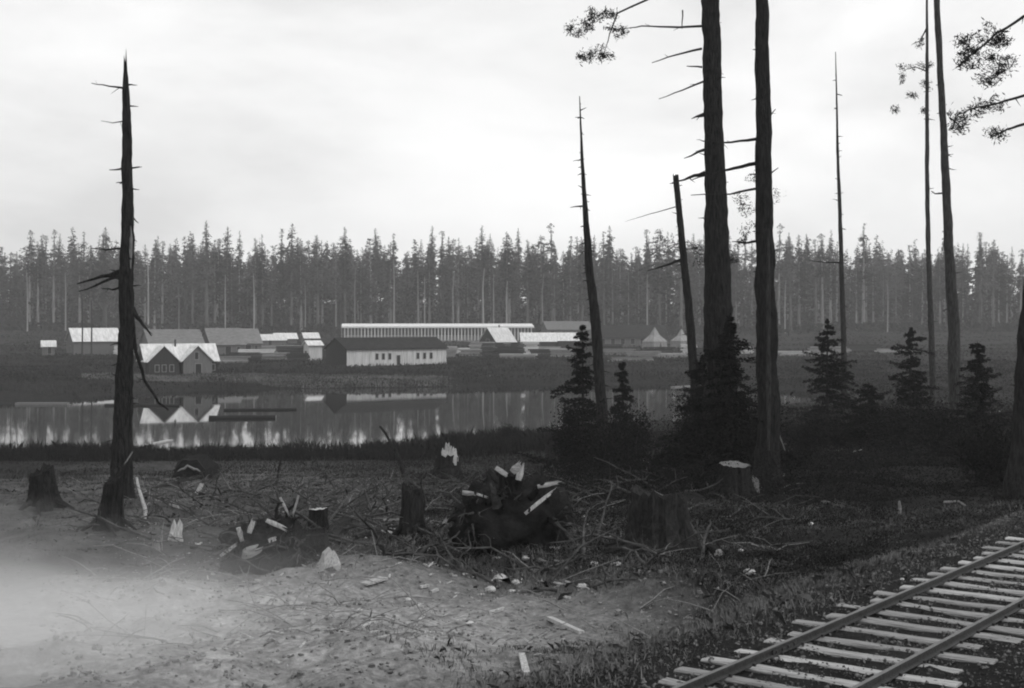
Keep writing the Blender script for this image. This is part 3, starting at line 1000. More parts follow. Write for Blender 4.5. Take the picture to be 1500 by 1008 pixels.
    piles += [(182, 330, 5, 1.5, 'lumber_pale', 'pale board pile just left of the long grey-roofed shed'), (200, 318, 4, 1.0, 'lumber', 'grey board pile beside the snag, left of the cottage'), (336, 285, 8, 1.1, 'lumber', 'grey board pile immediately right of the cottage'),
              (375, 330, 9, 1.0, 'lumber_pale', 'pale flat board pile behind the dark pile right of the cottage'), (410, 352, 10, 1.2, 'lumber', 'long grey pile under the small low white roof'), (436, 300, 5, 1.2, 'lumber_dark', 'dark pile touching the small white shed'),
              (655, 318, 4.5, 1.8, 'lumber', 'grey pile touching the right end of the barracks'), (706, 345, 6, 2.0, 'lumber', 'grey pile left of the pale-roofed gable shed'), (735, 352, 5, 1.6, 'lumber_pale', 'pale pile right below the gable of the pale-roofed shed'),
              (760, 310, 9, .9, 'lumber', 'long low grey pile nearest the water below the gable shed'), (790, 318, 5, 1.5, 'lumber_dark', 'dark pile below the bright pale roof'), (818, 325, 7, 1.4, 'lumber', 'grey pile left of the leaning snag on the bank'),
              (835, 360, 7, 2.0, 'lumber_dark', 'dark pile directly left behind the leaning snag'), (890, 352, 8, 1.6, 'lumber_dark', 'dark pile right of the leaning snag'), (925, 300, 10, .7, 'lumber', 'thin low pile near the water below the tents'),
              (965, 345, 8, 1.3, 'lumber_dark', 'dark pile under the taller tent'), (985, 318, 7, .8, 'lumber', 'low grey pile below the smaller tent'), (1030, 330, 6, 1.4, 'lumber_dark', 'dark pile behind the biggest trunk left side'),
              (1215, 345, 10, 1.1, 'lumber', 'grey pile left of the thin bare pole tree'), (1262, 350, 9, 1.4, 'lumber_dark', 'dark pile right of the thin bare pole tree'), (1310, 340, 9, .8, 'lumber', 'low grey pile left of the thin dark pine')]
    for px, d, w, h, mt, lab in piles:
        x = (px - 750) / F * d
        t = thing('lumber_pile', lab, 'lumber pile', (x, d, gz(x, d) - .1), R(random.uniform(-12, 14)), 'lumber piles on the far bank')
        h *= 1.5
        n = max(3, int(h / .35))
        for k in range(n):
            MB().box((random.uniform(-.3, .3), 0, (k + .5) * h / n), (w * random.uniform(.86, 1.05), 2.2 + random.uniform(-.3, .3), h / n * .8), None, .03).obj('board_layer', mt, t)


build_houses()


# ------------------------------------------------------------------ near trees and snags
def stub(mb, p, ang, L, r, up=0.0, wig=.04):
    e = p + Vector((math.cos(ang) * L, math.sin(ang) * L, up * L))
    mb.tube(curve_pts(p, e, 0, 3, wig * L), [r, r * .7, r * .45, r * .2], 5, .1)


def trunk_px(name, label, sec, d, base_w, mt='bark', n=14, rough=.07, jagged=False, cat='tree', group=None, spikes=0, sides_lump=.05, flare=1.7):
    """sec: (px, py, width px) from top down; the foot goes to the ground at depth d"""
    sx = sec[-1][0] + (sec[-1][0] - sec[-2][0]) / max(sec[-1][1] - sec[-2][1], 1) * 40
    bx = (sx - 750) / F * d
    bz = gz(bx, d)
    base = Vector((bx, d, bz))
    t = thing(name, label, cat, base, 0, group)
    prow = HZ + (ZC - bz) * F / d
    keys = [(p[1], p[0], p[2]) for p in sec] + [(prow, sx, base_w)]
    keys.sort()
    rows = np.array([k[0] for k in keys])
    steps = max(24, int((rows[-1] - rows[0]) / 10))
    mb = MB()
    rs = np.random.RandomState(int(abs(sx)))
    py = np.linspace(rows[0], rows[-1], steps)
    cx = np.interp(py, rows, [k[1] for k in keys])
    w = np.interp(py, rows, [k[2] for k in keys])
    for i in range(steps):
        cx[i] += .10 * w[i] * mnoise.noise(Vector((py[i] / 38, sx, 0)))
        w[i] *= 1 + .09 * mnoise.noise(Vector((py[i] / 24, sx, 7))) + .05 * mnoise.noise(Vector((py[i] / 9, sx, 3)))
    ph = rs.uniform(0, 6, 4)
    vs_ = []
    for i in range(steps):
        p = P(cx[i], py[i], d) - base
        rr = w[i] / 2 * d / F
        below = prow - py[i]
        fl = 1 + (flare - 1) * math.exp(-max(below, 0) / 22.0)
        if i == steps - 1:
            p.z -= .3
        for k in range(n):
            an = 2 * PI * k / n
            lump = 1 + sides_lump * (math.sin(3 * an + ph[0]) + .7 * math.sin(5 * an + ph[1] + .05 * i)) + rough * rs.uniform(-1, 1)
            lump *= 1 + (fl - 1) * (1 + .35 * math.sin(4 * an + ph[2]))
            z = p.z
            if i == 0 and jagged:
                z += rs.uniform(-.1, .7) * (1 if k % 3 else 1.6) * .5
            vs_.append((p.x + math.cos(an) * rr * lump, p.y + math.sin(an) * rr * lump, z))
    fs_ = []
    for i in range(steps - 1):
        for k in range(n):
            k2 = (k + 1) % n
            fs_.append((i * n + k, i * n + k2, (i + 1) * n + k2, (i + 1) * n + k))
    fs_.append(tuple(reversed(range(n))))
    mb.add(vs_, fs_)
    tr = mb.obj('trunk', mt, t, smooth=False)
    if spikes:
        sb = MB()
        for _ in range(spikes):
            q = rs.uniform(0.03, .97)
            i = int(q * (steps - 1))
            p = P(cx[i], py[i], d) - base
            rr = w[i] / 2 * d / F
            an = rs.uniform(0, 2 * PI)
            stub(sb, p + Vector((math.cos(an), math.sin(an), 0)) * rr * .8, an, rs.uniform(.12, .42), .035, rs.uniform(-.4, .3))
        sb.obj('branch_stubs', mt, tr)['kind'] = 'stuff'

    def at(px_, py_, dd=0.0):
        return P(px_, py_, d + dd) - base
    return t, at, base


def limb(parent, at, pts, r0, r1, mt='bark', dd=None, name='limb', n=6):
    """pts: photo pixels along the limb; dd: depth offsets"""
    if dd is None:
        dd = np.linspace(0, random.uniform(-.8, .8), len(pts))
    q = [at(p[0], p[1], float(dd[i])) for i, p in enumerate(pts)]
    fine = []
    for i in range(len(q) - 1):
        for k in range(3):
            v = q[i].lerp(q[i + 1], k / 3)
            fine.append(v + Vector((random.uniform(-1, 1), random.uniform(-1, 1), random.uniform(-1, 1))) * r0 * .35)
    fine.append(q[-1])
    rad = np.linspace(r0, r1, len(fine))
    mb = MB()
    mb.tube(fine, list(rad), n, .12)
    # twigs
    for i in range(1, len(fine) - 1):
        if random.random() < .35:
            e = fine[i] + Vector((random.uniform(-.3, .3), random.uniform(-.3, .3), random.uniform(-.25, .15)))
            mb.tube([fine[i], e], [rad[i] * .45, .004], 4, 0)
    return mb.obj(name, mt, parent)


def spray(parent, at, blobs, dens=260, size=(.06, .17), mt='needles', d_spread=.5, seed=1, name='foliage', px_m=40.0, droop=.3):
    """foliage clumps: blobs of (px, py, rx px, ry px)"""
    rs = np.random.RandomState(seed)
    Cs, As = [], []
    for (bx, by, rx, ry) in blobs:
        nsub = max(4, int(rx * ry / 28))
        for _ in range(nsub):
            a = rs.uniform(0, 6.28)
            q = math.sqrt(rs.rand())
            c0 = at(bx + math.cos(a) * rx * q, by + math.sin(a) * ry * q, rs.normal(0, d_spread))
            k = int(rs.poisson(dens / 4)) + 8
            axis = unit(np.array([rs.normal(), rs.normal() * .6, -droop + rs.normal() * .3])[None])[0]
            s = rs.uniform(-.5, .5, k)
            L = rs.uniform(.25, .55)
            C = np.array(c0)[None] + axis[None] * s[:, None] * L + rs.normal(0, .09, (k, 3))
            Cs.append(C)
            As.append(unit(axis[None] * .8 + rs.normal(0, .7, (k, 3))) * rs.uniform(size[0] * .7, size[1] * .7, (k, 1)))
    V = diamonds(np.concatenate(Cs), np.concatenate(As), .22, rs)
    return link(name, fast_mesh(name, V, 4), mt, parent)


def young_conifer(label, px, d, top, width_m, seed, group='young conifers on the near slope', base_h=.15):
    rs = np.random.RandomState(seed)
    x = (px - 750) / F * d
    z0 = gz(x, d)
    H = ZC + (HZ - top) / F * d - z0
    t = thing('young_conifer', label, 'tree', (x, d, z0), 0, group)
    mb = MB()
    random.seed(seed)
    mb.tube([(0, 0, -.2), (rs.uniform(-.1, .1), 0, H * .5), (0, 0, H)], [.03 * H * .5, .02 * H * .5, .012], 8, .08)
    br = MB()
    Cs, As = [], []
    z = base_h * H * .3
    while z < H:
        tt = z / H
        env = 1.7 * width_m * (1 - tt) ** .8 * rs.uniform(.7, 1.2) + .10
        for _ in range(rs.randint(5, 8)):
            a = rs.uniform(0, 6.28)
            L = env * rs.uniform(.45, 1.15) * (1 + .45 * math.sin(a * 2 + z * 1.3 + seed) * math.sin(z * 2.1 + seed))
            e = Vector((math.cos(a) * L, math.sin(a) * L, z - L * rs.uniform(-.25, .35)))
            br.tube([Vector((0, 0, z)), e], [.02 + .004 * L, .005], 3, 0, False)
            k = int(50 + 90 * L)
            s = rs.uniform(.1, 1.03, k)
            side = rs.normal(0, .16, k) * (1.15 - s) * L
            C = np.stack([np.cos(a) * L * s - np.sin(a) * side, np.sin(a) * L * s + np.cos(a) * side, z + (e.z - z) * s ** 1.3 + rs.normal(0, .05, k)], 1)
            Cs.append(C)
            dv = np.stack([np.cos(a) + rs.normal(0, .6, k), np.sin(a) + rs.normal(0, .6, k), -.2 + rs.normal(0, .3, k)], 1)
            As.append(unit(dv) * rs.uniform(.03, .10, (k, 1)))
        z += rs.uniform(.13, .3) * max(1, H / 6)
    tr = mb.obj('trunk', 'bark', t)
    br.obj('branches', 'bark', tr)['kind'] = 'stuff'
    link('crown', fast_mesh('crown', diamonds(np.concatenate(Cs), np.concatenate(As), .33, rs), 4), 'needles', t)
    return t


def build_trees():
    random.seed(31)
    # tall broken snag at the left
    t, at, b = trunk_px('dead_snag', 'tall broken dead snag at the left with ragged spiky top', [(183, 94, 3), (184, 112, 8), (185, 160, 12), (186, 200, 14), (187, 280, 16), (187, 350, 19), (185, 420, 21), (186, 480, 22), (181, 600, 26), (179, 680, 30)], 45, 34, 'bark', 16, .09, True, 'snag', None, 26, .05, 1.3)
    limb(t, at, [(183, 130), (160, 126), (134, 122)], .035, .01)
    limb(t, at, [(182, 178), (165, 180), (148, 177)], .02, .006)
    limb(t, at, [(182, 247), (160, 249)], .04, .012)
    limb(t, at, [(182, 363), (155, 366), (134, 364)], .04, .01)
    limb(t, at, [(182, 396), (150, 406), (113, 416)], .09, .02)
    limb(t, at, [(182, 402), (150, 414), (115, 427)], .07, .015)
    limb(t, at, [(180, 420), (165, 424), (148, 422)], .045, .01)
    limb(t, at, [(193, 452), (205, 470), (222, 492)], .09, .02)
    limb(t, at, [(194, 470), (199, 515), (212, 556), (232, 590), (247, 601)], .07, .03)
    limb(t, at, [(192, 316), (203, 327)], .03, .01)
    # paler strip: sunlight painted on the right side of the trunk
    sc = MB()
    random.seed(3)
    pts = [at(191, y_, -.14) for y_ in (330, 350, 372, 395)]
    sc.tube(pts, [.03, .08, .07, .02], 6, .15, True, .5)
    sc.obj('painted_sun_strip', 'midwood', t)
    # two big firs
    t, at, b = trunk_px('fir_tree', 'largest straight fir trunk, left one of the big pair', [(1039, -90, 24), (1040, 15, 26), (1046, 200, 28), (1048.5, 300, 33), (1050, 390, 37), (1052, 470, 42), (1056, 600, 50)], 55, 58, 'bark', 20, .05, False, 'tree', 'big standing firs', 14, .04, 1.5)
    for pts, r0 in (([(1028, 38), (980, 40), (940, 38), (915, 42)], .05), ([(1028, 72), (990, 80), (955, 92)], .05), ([(1028, 98), (1006, 97)], .04), ([(1030, 120), (1000, 132), (965, 145)], .045),
                    ([(1032, 167), (1013, 174)], .09), ([(1032, 219), (1002, 232)], .075), ([(1000, 15), (999, 42)], .03), ([(1032, 253), (1010, 260), (984, 268)], .09)):
        limb(t, at, pts, r0, .015)
    lb = limb(t, at, [(1028, -20), (960, -6), (905, 20), (893, 50), (885, 78)], .06, .012, dd=[0, -1.5, -2, -2, -2])
    spray(lb, lambda a_, b_, c_=0.0: at(a_, b_, c_ - 2), [(880, 22, 24, 8), (858, 32, 18, 9), (838, 46, 14, 8), (875, 78, 20, 8), (858, 86, 10, 5), (905, 44, 12, 6)], 220, (.05, .16), seed=4, droop=.5)
    spray(t, lambda a_, b_, c_=0.0: at(a_, b_, c_ + 1), [(1022, 374, 9, 12), (1075, 380, 10, 9), (1085, 300, 4, 14), (1090, 345, 5, 12)], 160, (.05, .15), seed=5)
    t, at, b = trunk_px('fir_tree', 'slimmer straight fir trunk, right one of the big pair', [(1113, -90, 17), (1115.5, 15, 19), (1118.5, 200, 23), (1118, 300, 26), (1120, 390, 28), (1121.5, 470, 30), (1124, 640, 33)], 50, 40, 'bark', 18, .05, False, 'tree', 'big standing firs', 16, .04, 1.4)
    for pts, r0 in (([(1108, 203), (1070, 209), (1034, 207)], .06), ([(1108, 239), (1075, 246), (1050, 253), (1012, 264)], .07), ([(1108, 277), (1070, 284), (1012, 286)], .05), ([(1108, 353), (1090, 356), (1072, 354)], .06),
                    ([(1128, 255), (1140, 246)], .03), ([(1128, 170), (1136, 160)], .025)):
        limb(t, at, pts, r0, .014)
    spray(t, at, [(1101, 262, 6, 9), (1098, 310, 8, 14), (1136, 285, 6, 8), (1104, 335, 6, 10)], 60, (.04, .11), seed=6)
    sl_ = MB()
    pts = [at(1126, y_, -.55) for y_ in (335, 420, 500, 580, 660)]
    sl_.tube(pts, [.03, .08, .07, .09, .05], 6, .12, True, .6)
    sl_.obj('split_bark_strip', 'bark_grey', t)
    limb(t, at, [(1128, 560), (1131, 610), (1140, 632), (1150, 660)], .04, .015, 'midwood', name='hanging_root')
    # leaning tapered snag
    t, at, b = trunk_px('dead_snag', 'slender tapered snag leaning left with short branch stubs', [(849, 141, 1.2), (853, 240, 5), (857, 300, 7.5), (863, 390, 12), (872.5, 470, 14.5), (876, 530, 15), (883, 620, 17)], 64, 19, 'bark', 12, .07, False, 'snag', None, 60, .05, 1.3)
    for y_, s_, L_ in ((330, -1, 9), (345, 1, 6), (356, -1, 12), (368, -1, 10), (372, 1, 9), (392, -1, 8), (410, -1, 12), (438, -1, 10), (450, 1, 8), (302, -1, 22)):
        x_ = np.interp(y_, [141, 240, 300, 390, 470], [849, 853, 857, 863, 872])
        limb(t, at, [(x_, y_), (x_ + s_ * L_, y_ + 2)], .05, .012)
    # short broken snag
    t, at, b = trunk_px('dead_snag', 'short broken snag with blunt top just left of the biggest trunk', [(990, 262, 8.5), (995, 310, 9), (1004, 400, 11), (1013.5, 500, 13), (1018, 560, 14)], 74, 17, 'bark', 12, .08, True, 'snag', None, 26, .05, 1.3)
    limb(t, at, [(999, 380), (975, 388), (948, 397)], .10, .02)
    limb(t, at, [(991, 303), (950, 314), (915, 325)], .03, .006)
    limb(t, at, [(990, 268), (981, 269)], .04, .02)
    # thin bare pole tree
    t, at, b = trunk_px('dead_snag', 'very thin tall bare pole tree between twin trunks and right trees', [(1224, 76, 1), (1225.5, 140, 2.5), (1227, 220, 4), (1230, 300, 5.5), (1233, 400, 7), (1236, 500, 8), (1238, 590, 9)], 84, 11, 'bark_grey', 10, .08, False, 'snag', None, 40, .05, 1.3)
    limb(t, at, [(1230, 385), (1205, 384), (1184, 381)], .05, .012)
    # right pair
    t, at, b = trunk_px('pine_tree', 'thin dark pine with small leaf tufts near its top', [(1357, -60, 2.5), (1358, 20, 3.5), (1358, 100, 5), (1358, 200, 6), (1358.5, 300, 6.5), (1361, 400, 7.5), (1365, 500, 9), (1367, 585, 10)], 82, 12, 'bark_grey', 10, .08, False, 'tree', None, 20, .05, 1.3)
    limb(t, at, [(1358, 40), (1348, 60), (1335, 66)], .05, .012)
    limb(t, at, [(1358, 105), (1340, 98), (1322, 104)], .05, .012)
    spray(t, at, [(1356, 98, 9, 7), (1328, 100, 10, 6), (1324, 114, 6, 5), (1356, 124, 6, 4), (1332, 140, 12, 3), (1345, 62, 10, 6), (1355, 161, 4, 3), (1312, 160, 3, 3)], 130, (.06, .17), seed=8, droop=.1)
    t, at, b = trunk_px('pine_tree', 'slim trunk leaning left, right of the thin dark pine', [(1369, -80, 8), (1373, 15, 9), (1377, 100, 9.5), (1383, 200, 10.5), (1387, 300, 12.5), (1392, 390, 14.5), (1397, 470, 17), (1400, 560, 19)], 70, 22, 'bark_grey', 12, .07, False, 'tree', None, 26, .05, 1.4)
    limb(t, at, [(1382, 283), (1371, 284), (1364, 280)], .05, .02)
    # dark tree at the right edge with boughs high up
    t, at, b = trunk_px('pine_tree', 'dark trunk at the right edge with leafy boughs hanging into the sky', [(1545, -80, 7), (1538, 100, 10), (1522, 300, 15), (1504, 470, 20), (1494, 640, 25)], 44, 32, 'bark', 14, .06, False, 'tree', None, 10, .04, 1.4)
    for pts, dd_, bl, sd_ in (([(1541, 5), (1500, 24), (1460, 50), (1425, 78), (1400, 100)], -1, [(1455, 55, 22, 14), (1432, 85, 24, 16), (1465, 92, 14, 16), (1412, 62, 10, 8), (1448, 118, 12, 8)], 21),
                              ([(1536, 130), (1500, 140), (1460, 152), (1420, 160), (1398, 172)], .5, [(1462, 152, 16, 7), (1432, 160, 16, 8), (1405, 170, 12, 5), (1400, 186, 8, 5)], 22),
                              ([(1532, 176), (1500, 182), (1475, 190), (1450, 202)], 0, [(1462, 196, 10, 3)], 23)):
        lb = limb(t, at, pts, .06, .015, dd=np.linspace(0, dd_, len(pts)))
        spray(lb, lambda a_, b_, c_=0.0, q=dd_: at(a_, b_, c_ + q), bl, 190, (.05, .15), seed=sd_, droop=.15, d_spread=.6)
    # young conifers
    young_conifer('bushy young conifer at the foot of the leaning tapered snag', 853, 66, 478, 1.25, 51)
    young_conifer('small dark young conifer right of the leaning tapered snag', 911, 70, 530, .9, 52)
    young_conifer('dense dark young conifer in front of the biggest trunk', 1068, 52, 466, 1.6, 53)
    young_conifer('young conifer at the left foot of the biggest trunk', 1030, 57, 520, 1.4, 57)
    young_conifer('young fir left of the thin bare pole tree', 1212, 78, 470, 2.0, 54)
    young_conifer('young fir before the thin dark pine at the right', 1335, 80, 482, 1.7, 55)
    young_conifer('low young fir between the young firs at right', 1272, 74, 560, 1.3, 56)
    young_conifer('young fir near the right edge trunk', 1432, 66, 500, 1.5, 58)


build_trees()


def shrub(label, px, d, w, h, seed):
    rs = np.random.RandomState(seed)
    random.seed(seed)
    x = (px - 750) / F * d
    t = thing('shrub', label, 'shrub', (x, d, gz(x, d)), 0, 'dark shrubs on the near slope')
    Cs, As = [], []
    for k in range(9):
        a = rs.uniform(0, 6.28)
        q = rs.uniform(.2, 1)
        e = Vector((math.cos(a) * w * q, math.sin(a) * w * q, h * rs.uniform(.5, 1) * (1.1 - .4 * q)))
        pts = curve_pts((e.x * .1, e.y * .1, -.1), e, -.1 * h, 4, .06)
        MB().tube(pts, [.03, .025, .02, .014, .006], 5, .1).obj('stem', 'bark', t)
        for p in pts[1:]:
            n = 170
            C = np.array(p)[None] + rs.normal(0, 1, (n, 3)) * np.array([w * .2, w * .2, h * .13])
            Cs.append(C)
            As.append(unit(rs.normal(size=(n, 3))) * rs.uniform(.03, .09, (n, 1)))
    C = np.concatenate(Cs)
    C[:, 2] = np.maximum(C[:, 2], .02)
    link('foliage', fast_mesh('foliage', diamonds(C, np.concatenate(As), .45, rs), 4), 'needles', t)


for _a in (('dark shrub hugging the foot of the leaning tapered snag', 884, 61, 1.5, 3.4, 1), ('dark shrub left of the leaning snag young conifer', 838, 67, 1.2, 3.6, 2), ('dark shrub between leaning snag and short broken snag', 925, 66, 1.4, 3.2, 3),
           ('dark shrub at the foot of the short broken snag', 1010, 68, 1.6, 3.6, 4), ('tall dark shrub between the two big trunks', 1092, 54, 1.5, 4.0, 5), ('dark shrub left of the biggest trunk foot', 1018, 54, 1.0, 2.6, 6),
           ('dark shrub right of the thin bare pole tree', 1258, 78, 1.5, 2.4, 7), ('dark shrub left of the left young fir', 1180, 74, 1.2, 1.9, 8), ('dark shrub at the slim leaning trunk foot', 1405, 66, 1.5, 2.6, 9),
           ('dark shrub right of the thin dark pine foot', 1375, 76, 1.4, 2.6, 10), ('small shrub on the near pond shore below the barracks', 745, 112, 1.2, 2.2, 11), ('dark shrub before the right edge trunk', 1462, 50, 1.4, 2.2, 12),
           ('wide dark shrub between the two right young firs', 1296, 80, 2.0, 2.2, 13), ('low shrub right of the twin trunks', 1150, 60, 1.0, 1.3, 14)):
    shrub(*_a)


# ------------------------------------------------------------------ stumps, root masses, logs, boards, stones
def stump(label, px, py, w_px, h_px, seed, lean=0.0, nroots=5, top='midwood', tilt_top=.2, group='stumps in the clearing', mt='stump'):
    g = pick(px, py)
    sc_ = g.y / F
    r = w_px * sc_ / 2
    h = h_px * sc_
    rs = np.random.RandomState(seed)
    random.seed(seed)
    t = thing('tree_stump', label, 'stump', g, 0, group)
    n, m = 30, 12
    ph = rs.uniform(0, 6.28, 4)
    vs_, rim = [], []
    for i in range(m):
        q = i / (m - 1)
        for k in range(n):
            an = 2 * PI * k / n
            rr = r * (.82 + .5 * (1 - q) ** 2.2) * (1 + .10 * math.sin(4 * an + ph[0]) * (1.4 - q) + .06 * math.sin(9 * an + ph[1]) + .05 * math.sin(15 * an + ph[3]) + rs.uniform(-.05, .05))
            z = -.15 + (h + .15) * q
            if i == m - 1:
                z += r * tilt_top * math.cos(an + ph[2]) + (rs.uniform(-.03, .03) if top != 'stump' else rs.uniform(-.10, .14)) * h
            p = (math.cos(an) * rr + lean * z, math.sin(an) * rr, z)
            vs_.append(p)
    fs_ = [(i * n + k, i * n + (k + 1) % n, (i + 1) * n + (k + 1) % n, (i + 1) * n + k) for i in range(m - 1) for k in range(n)]
    mb = MB().add(vs_, fs_)
    bark = mb.obj('bark', mt, t)
    topv = vs_[-n:]
    c = sum((Vector(p) for p in topv), Vector()) / n
    inner = [tuple(c + (Vector(p) - c) * .93 + Vector((0, 0, -.01))) for p in topv]
    MB().add(topv + inner + [tuple(c + Vector((0, 0, -.05 * r)))], [(k, (k + 1) % n, n + (k + 1) % n, n + k) for k in range(n)] + [(n + k, n + (k + 1) % n, 2 * n) for k in range(n)]).obj('cut_top', top, t)
    for k in range(nroots):
        an = 2 * PI * k / nroots + rs.uniform(-.4, .4)
        L = r * rs.uniform(1.2, 2.2)
        pts = [Vector((math.cos(an) * r * .8, math.sin(an) * r * .8, h * .18)), Vector((math.cos(an) * r * 1.4, math.sin(an) * r * 1.4, h * .04 + .05)), Vector((math.cos(an + .2) * (r + L), math.sin(an + .2) * (r + L), -.12))]
        MB().tube(pts, [r * .28, r * .2, r * .07], 7, .1).obj('root', mt, t)
    return t, g, sc_


def slab(label, px, py, w_px, h_px, mt='pale', lean=(0, 0, 0), thick=.3, name='split_block', cat='wood block', group='pale split blocks', seed=0, taper=.6, sink=.05):
    """an upright or leaning splintered block standing at a ground pixel"""
    g = pick(px, py)
    s = g.y / F
    w, h = w_px * s, h_px * s
    random.seed(seed + int(px) * 7)
    o = MB().jag((0, 0, 0), (random.uniform(-.1, .1) * h, random.uniform(-.1, .1) * h, h), w, thick * 1.8, random, 1.0 / max(taper, .4) * .75, random.choice([2, 2, 3])).obj(name, mt, None, (g.x, g.y, g.z - sink), False, lean)
    return props(o, label, cat, group)


def board(label, p0, p1, w_px, mt='pale', thick=.05, name='board', cat='board', group='loose boards and sticks', lift=(0, 0), rnd=False):
    """a board or pole lying on the ground between two photo pixels (lift: metres above ground at the ends)"""
    a = pick(*p0)
    b = pick(*p1)
    a.z += lift[0]
    b.z += lift[1]
    s = (a.y + b.y) / 2 / F
    w = w_px * s
    o0 = Vector(a)
    random.seed(int(p0[0] * 13 + p0[1]))
    mb = MB()
    if rnd:
        mb.tube(curve_pts((0, 0, w * .3), b - a + Vector((0, 0, w * .3)), 0, 5, w * .25), list(np.linspace(w / 2, w * .35, 6)), 7, .1)
    else:
        d = (b - a)
        dn = d.normalized()
        side = Vector((-dn.y, dn.x, 0)).normalized() * w / 2
        up = Vector((0, 0, max(thick, .03)))
        j = lambda k: Vector((random.uniform(-k, k), random.uniform(-k, k), 0))
        e = w * .12
        q = [-side + j(e), side + j(e), d + side + j(e), d - side + j(e)]
        mb.add([p + Vector((0, 0, .0)) for p in q] + [p + up for p in q], [(3, 2, 1, 0), (4, 5, 6, 7), (0, 1, 5, 4), (1, 2, 6, 5), (2, 3, 7, 6), (3, 0, 4, 7)])
    o = mb.obj(name, mt, None, o0)
    return props(o, label, cat, group)


def lean_stick(label, p_base, p_top, w_px, mt='midwood', dd=-.3, bend=0.0, name='leaning_stick', cat='stick', group='leaning sticks and poles', r1=.5):
    """a stick whose foot is at a ground pixel, rising to another pixel at about the same depth"""
    g = pick(*p_base)
    e = P(p_top[0], p_top[1], g.y + dd) - g
    w = w_px * g.y / F
    random.seed(int(p_base[0] * 3 + p_top[1]))
    n = 7
    pts = []
    for i in range(n + 1):
        q = i / n
        v = e * q + Vector((bend * math.sin(PI * q) * e.length, 0, 0))
        pts.append(v + Vector((random.uniform(-1, 1), random.uniform(-1, 1), random.uniform(-1, 1))) * w * .12)
    pts[0] += Vector((0, 0, -.1))
    o = MB().tube(pts, list(np.linspace(w / 2, w / 2 * r1, n + 1)), 7, .1).obj(name, mt, None, g)
    return props(o, label, cat, group)


def stone(label, px, py, w_px, seed, group='pale stones on the clearing'):
    g = pick(px, py)
    r = w_px * g.y / F / 2
    rs = np.random.RandomState(seed)
    vs_, n, m = [], 9, 6
    for i in range(m):
        q = PI * (i + .5) / m
        for k in range(n):
            an = 2 * PI * k / n
            rr = r * (1 + rs.uniform(-.28, .22))
            vs_.append((math.cos(an) * math.sin(q) * rr, math.sin(an) * math.sin(q) * rr * .8, -math.cos(q) * rr * .6 + r * .25))
    fs_ = [(i * n + k, i * n + (k + 1) % n, (i + 1) * n + (k + 1) % n, (i + 1) * n + k) for i in range(m - 1) for k in range(n)] + [tuple(reversed(range(n))), tuple((m - 1) * n + k for k in range(n))]
    o = MB().add(vs_, fs_).obj('stone', 'stone', None, g)
    return props(o, label, 'stone', group)


